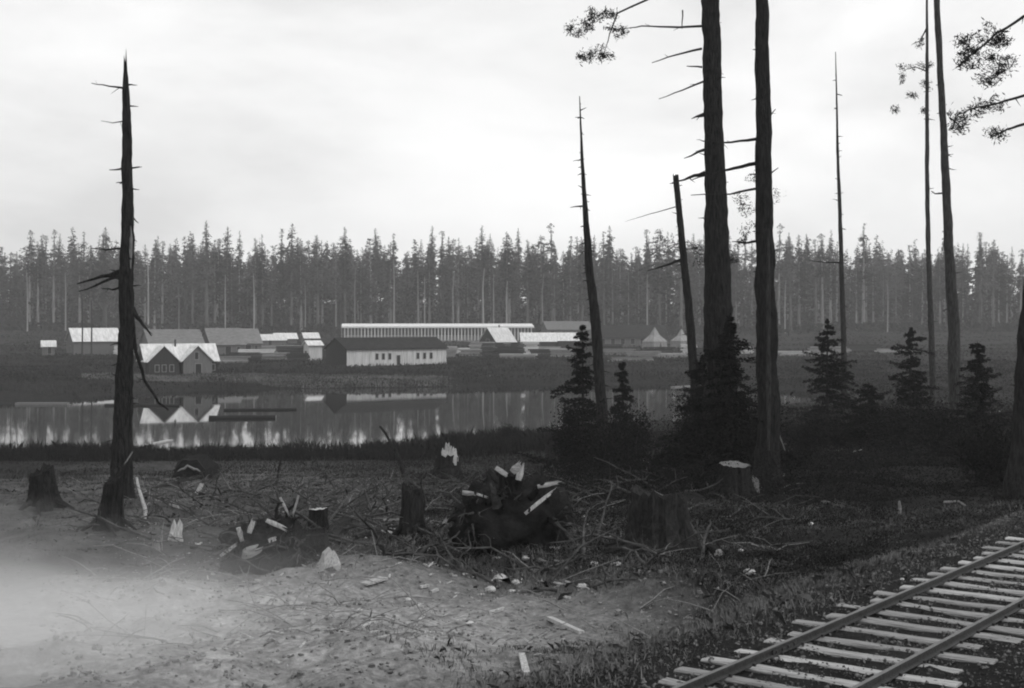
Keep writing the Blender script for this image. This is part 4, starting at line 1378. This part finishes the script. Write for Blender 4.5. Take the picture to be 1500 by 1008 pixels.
def root_mass(label, px, py, w_px, h_px, seed, nroots=22, pale=(), axis=0.0):
    """an uprooted stump lying on its side: lumpy root plate, butt of the trunk, many torn roots; pale: torn ends in photo pixels"""
    g = pick(px, py)
    s = g.y / F
    w, h = w_px * s, h_px * s
    rs = np.random.RandomState(seed)
    random.seed(seed)
    t = thing('root_mass', label, 'root mass', g, 0, 'uprooted root masses')
    n, m = 44, 26
    vs_ = []
    for i in range(m):
        q = PI * i / (m - 1)
        for k in range(n):
            an = 2 * PI * k / n
            u_ = Vector((math.cos(an) * math.sin(q), math.sin(an) * math.sin(q), -math.cos(q)))
            rr = .84 + .42 * mnoise.noise(u_ * 1.6 + Vector((seed, 0, 0))) + .30 * mnoise.noise(u_ * 4.2 + Vector((0, seed, 0))) + .16 * mnoise.noise(u_ * 9 + Vector((0, 0, seed)))
            vs_.append((u_.x * w * .42 * rr, u_.y * h * .42 * rr, h * .34 + u_.z * h * .60 * rr))
    fs_ = [(i * n + k, i * n + (k + 1) % n, (i + 1) * n + (k + 1) % n, (i + 1) * n + k) for i in range(m - 1) for k in range(n)]
    MB().add(vs_, fs_).obj('root_plate', 'soil', t, smooth=True)
    # butt of the trunk
    d0 = Vector((math.cos(axis), math.sin(axis) * .6, .12))
    c0 = Vector((0, h * .15, h * .38))
    MB().tube([c0, c0 + d0 * w * .3, c0 + d0 * w * .5], [h * .3, h * .24, h * .22], 18, .12).obj('trunk_butt', 'stump', t)

    def rootlet(p, v, L, r, mt, forks, sag=.1, parent=t):
        pts = [p]
        v = v.copy()
        m_ = 7
        for i in range(m_):
            v = (v + Vector((rs.normal() * .33, rs.normal() * .33, rs.normal() * .3 - sag))).normalized()
            pts.append(pts[-1] + v * L / m_)
        rad = [r * (1 - .88 * (i / m_) ** .8) for i in range(m_ + 1)]
        o_ = MB().tube(pts, rad, 7, .15).obj('root', mt, parent)
        fk = MB()
        for f in range(forks):
            i = rs.randint(2, m_)
            a_ = rs.normal(size=3)
            q = [pts[i]]
            vv = (v * .6 + Vector(a_) * .6).normalized()
            for k in range(4):
                vv = (vv + Vector(rs.normal(size=3)) * .35).normalized()
                q.append(q[-1] + vv * L * .11)
            fk.tube(q, [rad[i] * .6, rad[i] * .45, rad[i] * .35, rad[i] * .22, .003], 5, .1)
        if forks:
            fk.obj('rootlets', mt, o_)['kind'] = 'stuff'
        return pts
    for k in range(int(nroots * 1.5)):
        a = rs.uniform(-.35, PI + .35)            # a fan of torn roots standing up and out
        dr = Vector((math.cos(a), rs.uniform(-.75, .25), max(math.sin(a), -.1) * .9 + .05)).normalized()
        p0 = Vector((dr.x * w * .28, dr.y * h * .28, h * .34 + dr.z * h * .28))
        big = k % 4 == 0
        L = rs.uniform(.28, .55) * (w * .42 + h * .35)
        r0 = (rs.uniform(.045, .075) if big else rs.uniform(.012, .032)) * h
        rootlet(p0, dr, L, r0, 'root' if rs.rand() < .5 else 'stump', 3 if big else 2)
    for (x0, y0, x1, y1, wp) in pale:
        a = P(x0, y0, g.y - h * .38) - g
        b = P(x1, y1, g.y - h * .38 + rs.uniform(-.1, .1)) - g
        ww = wp * s / 2 * .85
        # the dark root or limb that carries the torn end
        c1 = a.lerp(Vector((0, 0, h * .35)), .35)
        MB().tube(curve_pts(c1, a, -.06 * h, 4, .05 * h), [ww * 1.7, ww * 1.4, ww * 1.1, ww * .9, ww * .6], 7, .2).obj('broken_limb', 'stump', t)
        MB().jag(a - (b - a) * .15, b, ww * 2.1, .45).obj('torn_splinter', 'pale' if rs.rand() < .6 else 'midpale', t)
    return t


def log(label, p0, p1, w_px, mt='stump', group='logs lying on the slope', water=False, end='pale'):
    if water:
        a = P(p0[0], p0[1], ZC * F / (p0[1] - HZ))
        b = P(p1[0], p1[1], ZC * F / (p1[1] - HZ))
    else:
        a = pick(*p0)
        b = pick(*p1)
    r = w_px * (a.y + b.y) / 2 / F / 2
    if not water:
        a.z += r * .6
        b.z += r * .6
    else:
        a.z += r * .25
        b.z += r * .25
    t = thing('floating_log' if water else 'fallen_log', label, 'log', a, 0, group)
    random.seed(int(p0[0] * 5 + p0[1]))
    d = b - a
    MB().tube([d * (i / 6) + Vector((0, 0, random.uniform(-.1, .1) * r)) for i in range(7)], [r, r * .98, r * .95, r * .95, r * .92, r * .9, r * .86], 12, .05).obj('bark', mt, t)
    dn = d.normalized()
    for p, sg, rr in ((Vector((0, 0, 0)), -1, r), (d, 1, r * .86)):
        MB().tube([p + dn * sg * .004, p + dn * sg * .03], [rr * .93, rr * .9], 12, .02).obj('cut_end', end, t)
    return t


def build_debris():
    # left: stump, poles, boards round the snag foot
    t, g, s = stump('tall leaning dark stump in front of the broken snag foot', 160, 772, 34, 70, 61, .12, 5, 'stump', .9)
    lean_stick('thin pale pole leaning on the stump before the snag', (143, 745), (194, 662), 4, 'midwood', 1.5)
    lean_stick('pale split board leaning at the right of the snag foot', (216, 762), (200, 700), 7, 'pale', 1.0, 0, 'leaning_board', 'board')
    log('long dark branchy pole lying right of the snag foot', (212, 722), (300, 700), 6, 'stump', end='midwood')
    t, g, s = stump('stump half lost in steam at the far left edge', 66, 742, 40, 50, 62, -.1, 5, 'stump', .5)
    # curved bark shell
    g = pick(279, 702)
    s = g.y / F
    t = thing('hollow_log', 'dark hollow log shell with thin pale upper rim near the pond', 'log', g, R(8))
    r, L = 27 * s, 24 * s
    n = 14
    vs_ = []
    for yq in (-L / 2, L / 2):
        for rr in (r, r * .8):
            for k in range(n):
                an = PI * (1 - k / (n - 1)) * 1.02
                rr = rr * (1 + .22 * mnoise.noise(Vector((k * .55, yq, 2.0))))
                vs_.append((math.cos(an) * rr, yq, math.sin(an) * rr * 1.05 * (1 + .05 * math.sin(k * 2.3)) - .1))
    fs_ = []
    for k in range(n - 1):
        fs_ += [(k, k + 1, 2 * n + k + 1, 2 * n + k), (n + k + 1, n + k, 3 * n + k, 3 * n + k + 1), (k + 1, k, n + k, n + k + 1), (2 * n + k, 2 * n + k + 1, 3 * n + k + 1, 3 * n + k)]
    MB().add(vs_, fs_).obj('shell', 'stump', t)
    MB().tube([(0, -L * .42, r * .3), (0, L * .4, r * .3)], [r * .82, r * .82], 14, .12).obj('rotten_core', 'soil', t)
    rim = [Vector((vs_[k][0] * .98, -L / 2 - .02, vs_[k][2])) for k in (3, 4, 5, 6, 7, 8, 9, 10)]
    MB().tube(rim, [.03, .06, .07, .07, .07, .08, .06, .03], 6, .15).obj('pale_rim', 'midwood', t)
    slab('pale torn block with forked top in the left clearing', 257, 792, 19, 32, seed=1, lean=(0, .1, .3))
    slab('small pale block below the forked pale block', 229, 806, 11, 18, 'midwood', seed=2)
    slab('pale splinter standing below the hollow log', 288, 724, 6, 22, seed=3, lean=(0, .35, 0))
    slab('pale lump right of the leaning split board', 254, 745, 14, 14, 'midwood', seed=4)
    lean_stick('thin pale stick slanting right of the hollow log', (342, 724), (322, 692), 3, 'midwood')
    lean_stick('dark upright twig at the marsh edge', (404, 712), (413, 664), 4, 'bark')
    # left root mass
    root_mass('left uprooted root mass with torn pale roots', 392, 836, 170, 86, 71, 34,
              [(358, 812, 384, 800, 18), (350, 776, 356, 796, 9), (326, 812, 348, 796, 6), (394, 764, 420, 776, 8), (395, 792, 406, 788, 8), (436, 730, 428, 758, 4), (412, 732, 424, 756, 4), (366, 778, 372, 760, 9)])
    slab('bright white split block right of the left root mass', 480, 832, 26, 34, seed=5, lean=(.1, .25, .4), thick=.6)
    t, g, s = stump('dark stump with flat pale top behind the left root mass', 466, 792, 34, 46, 63, 0, 5, 'pale', .06)
    log('dark log slanting up behind the white split block', (482, 800), (532, 742), 22, 'stump', end='stump')
    lean_stick('thin pale twig rising from the flat-topped stump', (462, 762), (447, 722), 3, 'midwood')
    lean_stick('long pale root slanting across the dark log', (478, 772), (508, 728), 3.5, 'midwood')
    lean_stick('thin root hanging between dark log and upright stump', (548, 758), (534, 716), 3, 'midwood')
    # centre
    t, g, s = stump('tall upright dark stump between the root masses', 604, 784, 36, 66, 64, 0, 6, 'stump', .25)
    slab('pale torn wood at the left foot of the upright stump', 566, 782, 18, 14, 'pale', seed=6, lean=(0, .6, 0))
    slab('pale twisted splinter at the right foot of the upright stump', 598, 794, 16, 12, 'midwood', seed=7, lean=(0, .8, 0))
    board('pale board end left of the upright stump', (560, 764), (584, 763), 7, 'midwood')
    t, g, s = stump('dark stump carrying a white torn spike near the marsh', 655, 704, 40, 32, 65, 0, 5, 'stump', .2)
    for q, (sx_, hh, rr) in enumerate(((-.2, .75, .2), (-.04, 1.0, .24), (.12, .8, .24), (.26, .5, .14), (.02, .55, .26))):
        bx_ = Vector((sx_ + .15, -.3 + .1 * (q % 2), 32 * s - .35))
        MB().jag(bx_, bx_ + Vector((sx_ * .35, .05, hh * 1.25)), rr * 2.0, .5, random, 1.0, 3).obj('torn_spike', 'pale', t)
    lean_stick('dark curved stick leaning over the marsh edge', (592, 700), (557, 624), 6, 'bark', -.5, .06)
    # big central root mass
    root_mass('big central root mass with white torn slabs on top', 745, 806, 200, 124, 72, 40,
              [(729, 687, 748, 700, 9), (752, 690, 764, 678, 13), (760, 700, 765, 678, 11), (680, 722, 698, 724, 8), (700, 724, 714, 729, 4), (775, 748, 814, 716, 6), (792, 712, 822, 706, 7), (650, 768, 656, 758, 6)], .6)
    slab('pale slab leaning at the left foot of the central root mass', 661, 803, 13, 27, 'midwood', seed=8, lean=(0, .15, 0), taper=.85)
    lean_stick('short grey stick before the central root mass', (790, 803), (781, 778), 4, 'midwood')
    board('long thin pale pole lying before the central root mass', (748, 808), (820, 804), 5, 'pale', name='pole', cat='pole', rnd=True)
    # right stumps
    t, g, s = stump('broad dark stump right of the central root mass', 965, 812, 96, 86, 66, 0, 7, 'stump', .2)
    t, g, s = stump('stump with pale rim under the two big trunks', 1076, 732, 52, 52, 67, 0, 6, 'midwood', .1)
    slab('grey bark slab leaning right of the pale-rimmed stump', 1106, 728, 12, 34, 'midwood', seed=9, lean=(0, -.1, 0))
    board('grey pole lying right of the pale-rimmed stump', (1118, 712), (1150, 696), 5, 'midwood', name='pole', cat='pole', rnd=True)
    log('short log with pale cut end pointing up, right foreground', (1052, 816), (1038, 806), 15, 'stump')
    board('thin grey stick slanting before the young conifer', (868, 662), (890, 640), 3, 'midwood', name='stick', cat='stick', rnd=True)
    # stones
    for lab, px, py, w, sd_ in (('round white stone in the centre foreground', 855, 864, 20, 1), ('white stone above the round white one', 870, 829, 15, 2), ('small white stone touching the upper white stone', 881, 818, 8, 3),
                                ('white stone left of centre in the stone cluster', 719, 867, 17, 4), ('white flat stone right in the stone cluster', 756, 856, 15, 5), ('small pale stone at the cluster lower edge', 750, 868, 9, 6),
                                ('large white stone before the right slope', 1097, 843, 19, 7), ('small white stone above the large right stone', 1085, 808, 9, 8), ('pale stone pair piece right of the upper white stone', 905, 829, 11, 9),
                                ('small white stone on the pale left ground', 598, 879, 9, 10), ('pale stone at the lower middle clearing', 688, 916, 12, 11), ('tiny pale stone left of the stone cluster', 718, 838, 8, 12),
                                ('pale stone behind the stone cluster', 770, 820, 11, 13), ('tiny white stone far right of the white stones', 936, 838, 7, 14), ('small stone on the dark right slope', 1188, 769, 9, 15),
                                ('pale stone near the flat pale plank on the clearing', 527, 896, 10, 16), ('dull stone by the track verge', 1322, 850, 7, 17), ('pale broad stone behind the white cluster stones', 732, 852, 22, 18)):
        stone(lab, px, py, w, sd_)
    # boards
    board('bright white board lying tilted in the centre left', (534, 858), (562, 849), 16, 'pale', .04)
    board('pale straight plank lying on the near grass', (803, 908), (852, 931), 9, 'pale', .06, 'plank', 'plank')
    board('pale stick end at the bottom edge', (764, 962), (771, 990), 9, 'pale', .05, 'stick', 'stick')
    board('short white plank on the middle clearing', (716, 901), (738, 894), 8, 'pale', .05, 'plank', 'plank')
    board('white chip left of the middle clearing', (616, 863), (628, 861), 6, 'pale')
    board('small white chip beside the other white chip', (632, 871), (641, 866), 4, 'pale')
    board('thin pale stick lying along the pale left ground', (482, 899), (524, 894), 3, 'pale', .03, 'stick', 'stick', rnd=True)
    board('bent pale stick, long arm, on the pale ground', (570, 931), (610, 926), 4, 'pale', .03, 'stick', 'stick', rnd=True)
    board('bent pale stick, short arm, on the pale ground', (603, 938), (612, 927), 4, 'pale', .03, 'stick', 'stick', rnd=True)
    board('short pale stick right of the bent stick', (628, 927), (648, 929), 4, 'pale', .03, 'stick', 'stick', rnd=True)
    board('pale slanting stick left of the bent stick', (532, 920), (545, 912), 4, 'pale', .03, 'stick', 'stick', rnd=True)
    board('curling pale root on the pale ground at lower left', (446, 938), (498, 920), 4, 'pale', .03, 'stick', 'stick', rnd=True)
    board('long pale worn pole lying towards the round stone', (786, 870), (834, 858), 5, 'midwood', .04, 'pole', 'pole', rnd=True)
    board('bright white board on the dark right slope', (1246, 664), (1263, 661), 6, 'pale')
    board('thin white board right of the bright board', (1286, 656), (1308, 655), 4, 'pale')
    board('small pale board left of the bright board', (1228, 661), (1236, 659), 6, 'midwood')
    board('pale board by the right young firs', (1261, 583), (1284, 587), 5, 'midwood')
    board('grey board lying far right below the slim trunk', (1355, 610), (1374, 608), 5, 'midwood')
    board('grey board at right edge beside dark trunk', (1450, 605), (1466, 603), 4, 'midwood')
    board('pale board on the dark ground behind the track', (1382, 737), (1400, 736), 6, 'midwood')
    board('crooked pale stick behind the track near right edge', (1404, 736), (1416, 743), 4, 'midwood', .04, 'stick', 'stick', rnd=True)
    lean_stick('pale stake standing on the dark right ground', (1318, 752), (1317, 734), 6, 'midwood', 0)
    board('pale fallen branch on the dark right ground', (1204, 738), (1234, 744), 6, 'midwood', .04, 'branch', 'branch', rnd=True)
    slab('pale stake beside the large right stone', 1106, 828, 6, 16, 'midwood', seed=10)
    log('long grey log lying across the right slope', (1192, 645), (1320, 630), 6, 'bark_grey', end='midwood')
    log('grey log beside the right young fir', (1268, 626), (1350, 612), 4, 'bark_grey', end='midwood')
    # pond
    gl = 'logs and planks floating on the pond'
    log('thin dark log floating behind the thicker one', (328, 601.5), (434, 600.5), 4.5, 'stump', gl, True, 'stump')
    log('thick dark log floating with pale end', (306, 613.5), (404, 612.5), 8, 'stump', gl, True)
    log('dark log floating left behind the snag', (154, 594.5), (262, 595), 5, 'stump', gl, True, 'stump')

    def plank(label, p0, p1, w_px, mt):
        a = P(p0[0], p0[1], ZC * F / (p0[1] - HZ))
        b = P(p1[0], p1[1], ZC * F / (p1[1] - HZ))
        d = b - a
        sd_ = Vector((-d.y, d.x, 0)).normalized() * w_px * a.y / F
        q = [-sd_, sd_, d + sd_, d - sd_]
        o = MB().add([p + Vector((0, 0, -.05)) for p in q] + [p + Vector((0, 0, w_px * a.y / F * .55)) for p in q], [(3, 2, 1, 0), (4, 5, 6, 7), (0, 1, 5, 4), (1, 2, 6, 5), (2, 3, 7, 6), (3, 0, 4, 7)]).obj('floating_timber', mt, None, a)
        props(o, label, 'timber', gl)
    plank('pale squared timber floating at the far left', (24, 593), (100, 593), 6, 'midwood')
    plank('pale plank floating right of the snag, near shore', (212, 653.5), (250, 646), 4, 'pale')
    plank('pale plank floating below the barracks right end', (650, 566), (692, 564.5), 3.5, 'pale')
    plank('grey timber floating left of the biggest trunk', (985, 568), (1014, 566), 3, 'midwood')
    plank('pale timber ashore left of the biggest trunk foot', (1002, 584), (1018, 583), 3, 'midwood')


build_debris()


# ------------------------------------------------------------------ ground cover (uncountable)
def blades(name, label, n, region, hmin, hmax, mt, seed, width=.012, keep=None, cat='grass', lean=.35):
    rs = np.random.RandomState(seed)
    px0, px1, d0, d1 = region
    d = d0 * (d1 / d0) ** rs.rand(n)
    px = rs.uniform(px0, px1, n)
    x = (px - 750) / F * d
    if keep is not None:
        k = keep(x, d, rs.rand(n))
        x, d = x[k], d[k]
    n = len(x)
    z = ground_z(x, d)
    ok = z > .02
    x, d, z = x[ok], d[ok], z[ok]
    n = len(x)
    h = rs.uniform(hmin, hmax, n) * (.55 + .6 * vnoise(x * .22, d * .12, seed + 9) + .5 * (vnoise(x * 1.1, d * 1.1, seed) * .5 + .5))
    a = rs.uniform(0, 2 * PI, n)
    w = width * rs.uniform(.6, 1.4, n) * (1 + d / 60)
    B = np.stack([x, d, z - .03], 1)
    S = np.stack([np.cos(a) * w, np.sin(a) * w, np.zeros(n)], 1)
    la = rs.uniform(0, 2 * PI, n)
    lv = rs.uniform(.1, 1, n) * lean * 2
    mid = B + np.stack([np.cos(la) * h * lv * .3, np.sin(la) * h * lv * .3, h * .6], 1)
    tip = B + np.stack([np.cos(la) * h * lv, np.sin(la) * h * lv, h * (1 - .3 * lv)], 1)
    V = np.stack([B - S, B + S, mid + S * .7, tip, mid - S * .7], 1)
    o = link(name, fast_mesh(name, V, 5), mt)
    return props(o, label, cat, None, 'stuff')


def leaves(name, label, n, region, h, mt, seed, size=(.04, .12), keep=None, cat='undergrowth', clump=.5, thr=-.1):
    rs = np.random.RandomState(seed)
    px0, px1, d0, d1 = region
    d = d0 * (d1 / d0) ** rs.rand(n)
    x = (rs.uniform(px0, px1, n) - 750) / F * d
    v = vnoise(x * clump, d * clump, seed) * .6 + vnoise(x * clump * 2.7, d * clump * 2.7, seed + 1) * .4
    k = v > thr
    if keep is not None:
        k &= keep(x, d, rs.rand(n))
    x, d, v = x[k], d[k], v[k]
    z = ground_z(x, d)
    ok = z > .05
    x, d, z, v = x[ok], d[ok], z[ok], v[ok]
    n = len(x)
    C = np.stack([x, d, z + rs.rand(n) ** 1.3 * h * (v + .25)], 1)
    A = unit(rs.normal(size=(n, 3)) + np.array([0, 0, .3])) * rs.uniform(size[0], size[1], (n, 1)) * (.22 + d / 62)[:, None]
    o = link(name, fast_mesh(name, diamonds(C, A, .45, rs), 4), mt)
    return props(o, label, cat, None, 'stuff')


def ashd(x, y):
    return np.sqrt(((x + 4.2) / 6.2) ** 2 + ((y - 22.5) / 6.0) ** 2) + .35 * vnoise(x * .5, y * .5, 31)


def build_cover():
    off = lambda x, y, r: track_s(x, y) > 1.2
    blades('grass', 'rough weedy grass on the near slope beside the track', 170000, (480, 1580, 12, 42), .05, .30, 'slope_grass', 41, .004,
           lambda x, y, r: (r < np.clip((track_s(x, y) - .5) * .5, 0, 1)) & (r < np.clip((ashd(x, y) - .8) * 2.2, 0, 1)), lean=.7)
    blades('clearing_grass', 'sparse dry grass over the stump clearing', 60000, (-80, 700, 19, 78), .05, .22, 'grass', 42, .004, lambda x, y, r: r < np.clip((ashd(x, y) - .8) * 1.8, .004, .9), lean=.7)
    blades('marsh_grass', 'pale marsh grass along the near pond shore', 60000, (-150, 1300, 70, 165), .12, .5, 'grass', 43, .008, lean=.5)
    blades('bank_grass', 'dry grass along the far pond bank', 70000, (-150, 1300, 195, 320), .25, .8, 'dry_grass', 44, .012)
    leaves('undergrowth', 'dark leafy undergrowth on the right and central slope', 230000, (540, 1620, 21, 115), .5, 'brush', 45, (.015, .05),
           lambda x, y, r: (track_s(x, y) > 2.2) & (r < np.clip((750 + F * x / y - 540) / 300, .1, 1)) & (ashd(x, y) > 1.1), thr=-.45)
    leaves('bank_thicket', 'near-black thicket around the big trunks and across the right slope', 210000, (800, 1640, 44, 125), 1.5, 'needles', 55, (.02, .055), None, 'thicket', .22, -.25)
    leaves('stump_thicket', 'dark low brush between the central root mass and the right stumps', 150000, (600, 1300, 28, 75), .7, 'brush', 56, (.015, .045), lambda x, y, r: (track_s(x, y) > 3.5) & (ashd(x, y) > 1.15), 'thicket', .4, -.2)
    blades('reeds', 'dark reeds standing along the near pond edge', 70000, (-150, 900, 104, 124), .5, 1.5, 'brush', 57, .010, lambda x, y, r: r < np.clip(.75 + 1.2 * vnoise(x * .13, y * .1, 78), .08, 1), lean=.25, cat='reeds')
    leaves('shore_brush', 'low dark brush fringing the near pond shore', 90000, (-150, 1300, 88, 150), 1.1, 'brush', 46, (.015, .045), None, 'brush', .16)
    leaves('right_brush', 'dark brush on the far right slope beyond the trunks', 90000, (1120, 1650, 60, 290), 1.6, 'brush', 47, (.02, .06), None, 'brush', .12)
    blades('bank_strip_grass', 'pale dry grass strip on the far bank crest', 26000, (120, 720, 222, 240), .2, .6, 'bank_strip', 58, .02,
           lambda x, y, r: (r < np.clip((np.interp(750 + F * x / y, [120, 200, 480, 720], [0, 1, .8, 0]) + .6 * vnoise(x * .15, y * .3, 77)), 0, 1)))
    leaves('far_bank_brush', 'dark brush on the far bank among the buildings', 90000, (-200, 1500, 216, 600), .75, 'farbrush', 48, (.03, .07), None, 'brush', .08)
    # ballast and dirt on the track bed
    rs = np.random.RandomState(91)
    n = 42000
    u = rs.uniform(-6, 26, n)
    sd_ = rs.uniform(-3.6, 2.6, n)
    x = TP[0] + TD[0] * u - math.cos(TA) * sd_
    y = TP[1] + TD[1] * u + math.sin(TA) * sd_
    C = np.stack([x, y, ground_z(x, y) + .005], 1)
    A = unit(rs.normal(size=(n, 3))) * (.007 + .034 * rs.rand(n, 1) ** 2)
    B = unit(np.cross(A, rs.normal(size=(n, 3)))) * np.linalg.norm(A, axis=1, keepdims=True) * .8
    D_ = unit(np.cross(A, B)) * np.linalg.norm(A, axis=1, keepdims=True) * .6
    V = np.concatenate([np.stack([C + A, C + B, C + D_], 1), np.stack([C + B, C - A, C + D_], 1), np.stack([C - A, C - B, C + D_], 1), np.stack([C - B, C + A, C + D_], 1)])
    o = link('ballast_gravel', fast_mesh('ballast_gravel', V, 3), 'gravel')
    props(o, 'dark gravel and dirt spread over the track bed', 'gravel', None, 'stuff')
    # bark fragments and clods
    rs = np.random.RandomState(92)
    mb = MB()
    random.seed(92)
    for _ in range(2600):
        dd = 20 * (85 / 20) ** random.random()
        xx = (random.uniform(100, 1250) - 750) / F * dd
        if dd < 27 or track_s(xx, dd) < 3.2 or ashd(np.array([xx]), np.array([dd]))[0] < .75 + .35 * random.random():
            continue
        k = random.uniform(.012, .05) * (.5 + dd / 45) * random.random() ** .5
        mt_ = Matrix.Rotation(random.uniform(0, 6.28), 3, 'Z') @ Matrix.Rotation(random.uniform(-.6, .6), 3, 'X')
        mb.box((xx, dd, gz(xx, dd) + k * .3), (k * random.uniform(1, 3.5), k * 1.2, k * random.uniform(.6, 1.4)), mt_, k * .3)
    cm = MB()
    random.seed(95)
    for _ in range(5200):
        dd = 17.5 * (34 / 17.5) ** random.random()
        xx = (random.uniform(60, 1120) - 750) / F * dd
        if track_s(xx, dd) < 3.2 or ashd(np.array([xx]), np.array([dd]))[0] > 1.35:
            continue
        k = random.uniform(.008, .045) * random.random() ** .7 + .006
        mt_ = Matrix.Rotation(random.uniform(0, 6.28), 3, 'Z') @ Matrix.Rotation(random.uniform(-.7, .7), 3, 'X')
        cm.box((xx, dd, gz(xx, dd) + k * .2), (k * random.uniform(1, 2.2), k * 1.2, k * random.uniform(.7, 1.3)), mt_, k * .35)
    o = cm.obj('ash_clods', 'clod')
    props(o, 'small grey clods and crumbs over the pale near clearing', 'clods', None, 'stuff')
    cm = MB()
    random.seed(96)
    for _ in range(420):
        dd = random.uniform(19, 40)
        xx = (random.gauss(random.choice([420, 560, 700, 760]), 90) - 750) / F * dd
        if track_s(xx, dd) < 3.2:
            continue
        k = random.uniform(.015, .05)
        p_ = Vector((xx, dd, gz(xx, dd) + .01))
        an = random.uniform(0, 6.28)
        cm.jag(p_, p_ + Vector((math.cos(an), math.sin(an), random.uniform(0, .5))) * k * random.uniform(2, 6), k, .5, random, 1, 2)
    o = cm.obj('bright_chips', 'pale')
    props(o, 'bright split chips sprinkled over the clearing and round the roots', 'wood chips', None, 'stuff')
    o = mb.obj('bark_fragments', 'stump')
    props(o, 'dark clods and bark fragments littering the clearing', 'bark fragments', None, 'stuff')
    # chips and twigs
    rs = np.random.RandomState(49)
    n = 9000
    d = 18 * (75 / 18) ** rs.rand(n)
    x = (rs.uniform(150, 1000, n) - 750) / F * d
    k = (vnoise(x * .5, d * .5, 50) > -.15) & (track_s(x, d) > 2.5)
    x, d = x[k], d[k]
    n = len(x)
    C = np.stack([x, d, ground_z(x, d) + .03], 1)
    A = unit(rs.normal(size=(n, 3)) * np.array([1, 1, .25])) * rs.uniform(.008, .03, (n, 1)) * (d / 25)[:, None]
    o = link('wood_chips', fast_mesh('wood_chips', diamonds(C, A, .3, rs), 4), 'midpale')
    props(o, 'scattered grey wood chips over the clearing', 'wood chips', None, 'stuff')
    mb = MB()
    random.seed(50)
    for _ in range(1100):
        dd = 20 * (80 / 20) ** random.random()
        xx = (random.uniform(120, 1150) - 750) / F * dd
        if track_s(xx, dd) < 3 or (750 + F * xx / dd > 640 and random.random() < .65):
            continue
        zz = gz(xx, dd)
        a = random.uniform(0, 6.28)
        L = random.uniform(.25, 1.3)
        r = random.uniform(.005, .016)
        p = Vector((xx, dd, zz + .03))
        e = p + Vector((math.cos(a) * L, math.sin(a) * L, random.uniform(-.03, .45) * L))
        mb.tube(curve_pts(p, e, -.05 * L, 3, .04 * L), [r, r * .9, r * .7, r * .3], 4, 0, False)
    lb = MB()
    random.seed(93)
    for _ in range(560):
        dd = 24 * (72 / 24) ** random.random()
        cpx = random.choice([260, 330, 400, 450, 500, 560, 650, 700, 760, 880, 1000])
        xx = (random.gauss(cpx, 70) - 750) / F * dd
        if track_s(xx, dd) < 4 or ashd(np.array([xx]), np.array([dd]))[0] < 1.0:
            continue
        a = random.uniform(0, 6.28)
        L = random.uniform(.6, 2.6)
        r = random.uniform(.014, .05)
        p = Vector((xx, dd, gz(xx, dd) + r))
        e = p + Vector((math.cos(a) * L, math.sin(a) * L * .8, 0))
        e.z = gz(e.x, e.y) + abs(random.gauss(0, .28)) * L
        q = curve_pts(p, e, random.uniform(-.12, .06) * L, 5, .035 * L)
        lb.tube(q, [r, r * .95, r * .85, r * .7, r * .5, r * .25], 6, .12)
        for k in range(random.randint(1, 4)):
            i = random.randint(1, 4)
            e2 = q[i] + Vector((random.gauss(0, .3), random.gauss(0, .3), abs(random.gauss(.1, .25)))) * L * .5
            lb.tube(curve_pts(q[i], e2, -.05, 3, .03 * L), [r * .5, r * .4, r * .3, .004], 4, 0, False)
    o = lb.obj('slash_limbs', 'root')
    props(o, 'tangle of broken dark limbs strewn between stumps and root masses', 'limbs', None, 'stuff')
    o = mb.obj('slash_twigs', 'midwood')
    props(o, 'tangle of bare slash twigs strewn over the clearing', 'twigs', None, 'stuff')


build_cover()


# ------------------------------------------------------------------ air
def volume(name, label, center, size, density, albedo=.9, cloud=False):
    mb = MB()
    mb.box((0, 0, 0), (2, 2, 2))
    m = bpy.data.materials.new(name)
    m.use_nodes = True
    t = m.node_tree
    t.nodes.clear()
    o_ = t.nodes.new('ShaderNodeOutputMaterial')
    v = t.nodes.new('ShaderNodeVolumePrincipled')
    v.inputs['Color'].default_value = (albedo,) * 3 + (1,)
    v.inputs['Density'].default_value = density
    v.inputs['Anisotropy'].default_value = .1
    t.links.new(v.outputs[0], o_.inputs['Volume'])
    if cloud:
        c = t.nodes.new('ShaderNodeTexCoord')
        ln = t.nodes.new('ShaderNodeVectorMath')
        ln.operation = 'LENGTH'
        t.links.new(c.outputs['Object'], ln.inputs[0])
        n = t.nodes.new('ShaderNodeTexNoise')
        n.inputs['Scale'].default_value = 1.7
        n.inputs['Detail'].default_value = 5
        t.links.new(c.outputs['Object'], n.inputs[0])
        a = t.nodes.new('ShaderNodeMath')
        a.operation = 'MULTIPLY_ADD'
        t.links.new(n.outputs[0], a.inputs[0])
        a.inputs[1].default_value = .85
        t.links.new(ln.outputs['Value'], a.inputs[2])
        r = t.nodes.new('ShaderNodeMapRange')
        r.interpolation_type = 'SMOOTHSTEP'
        r.inputs['From Min'].default_value = 1.28
        r.inputs['From Max'].default_value = .25
        r.inputs['To Min'].default_value = 0
        r.inputs['To Max'].default_value = density
        t.links.new(a.outputs[0], r.inputs[0])
        t.links.new(r.outputs[0], v.inputs['Density'])
    o = mb.obj(name, m, None, center)
    o.scale = (size[0] / 2, size[1] / 2, size[2] / 2)
    return props(o, label, 'steam' if cloud else 'haze', None, 'stuff')


volume('steam', 'pale steam drifting low over the ground at lower left', (-9.3, 19.0, 6.1), (19, 23, 4.6), .42, .97, True)
volume('haze', 'thin pale haze between the camera and the far forest', (0, 595, 36), (1660, 1330, 80), .0003, .97)
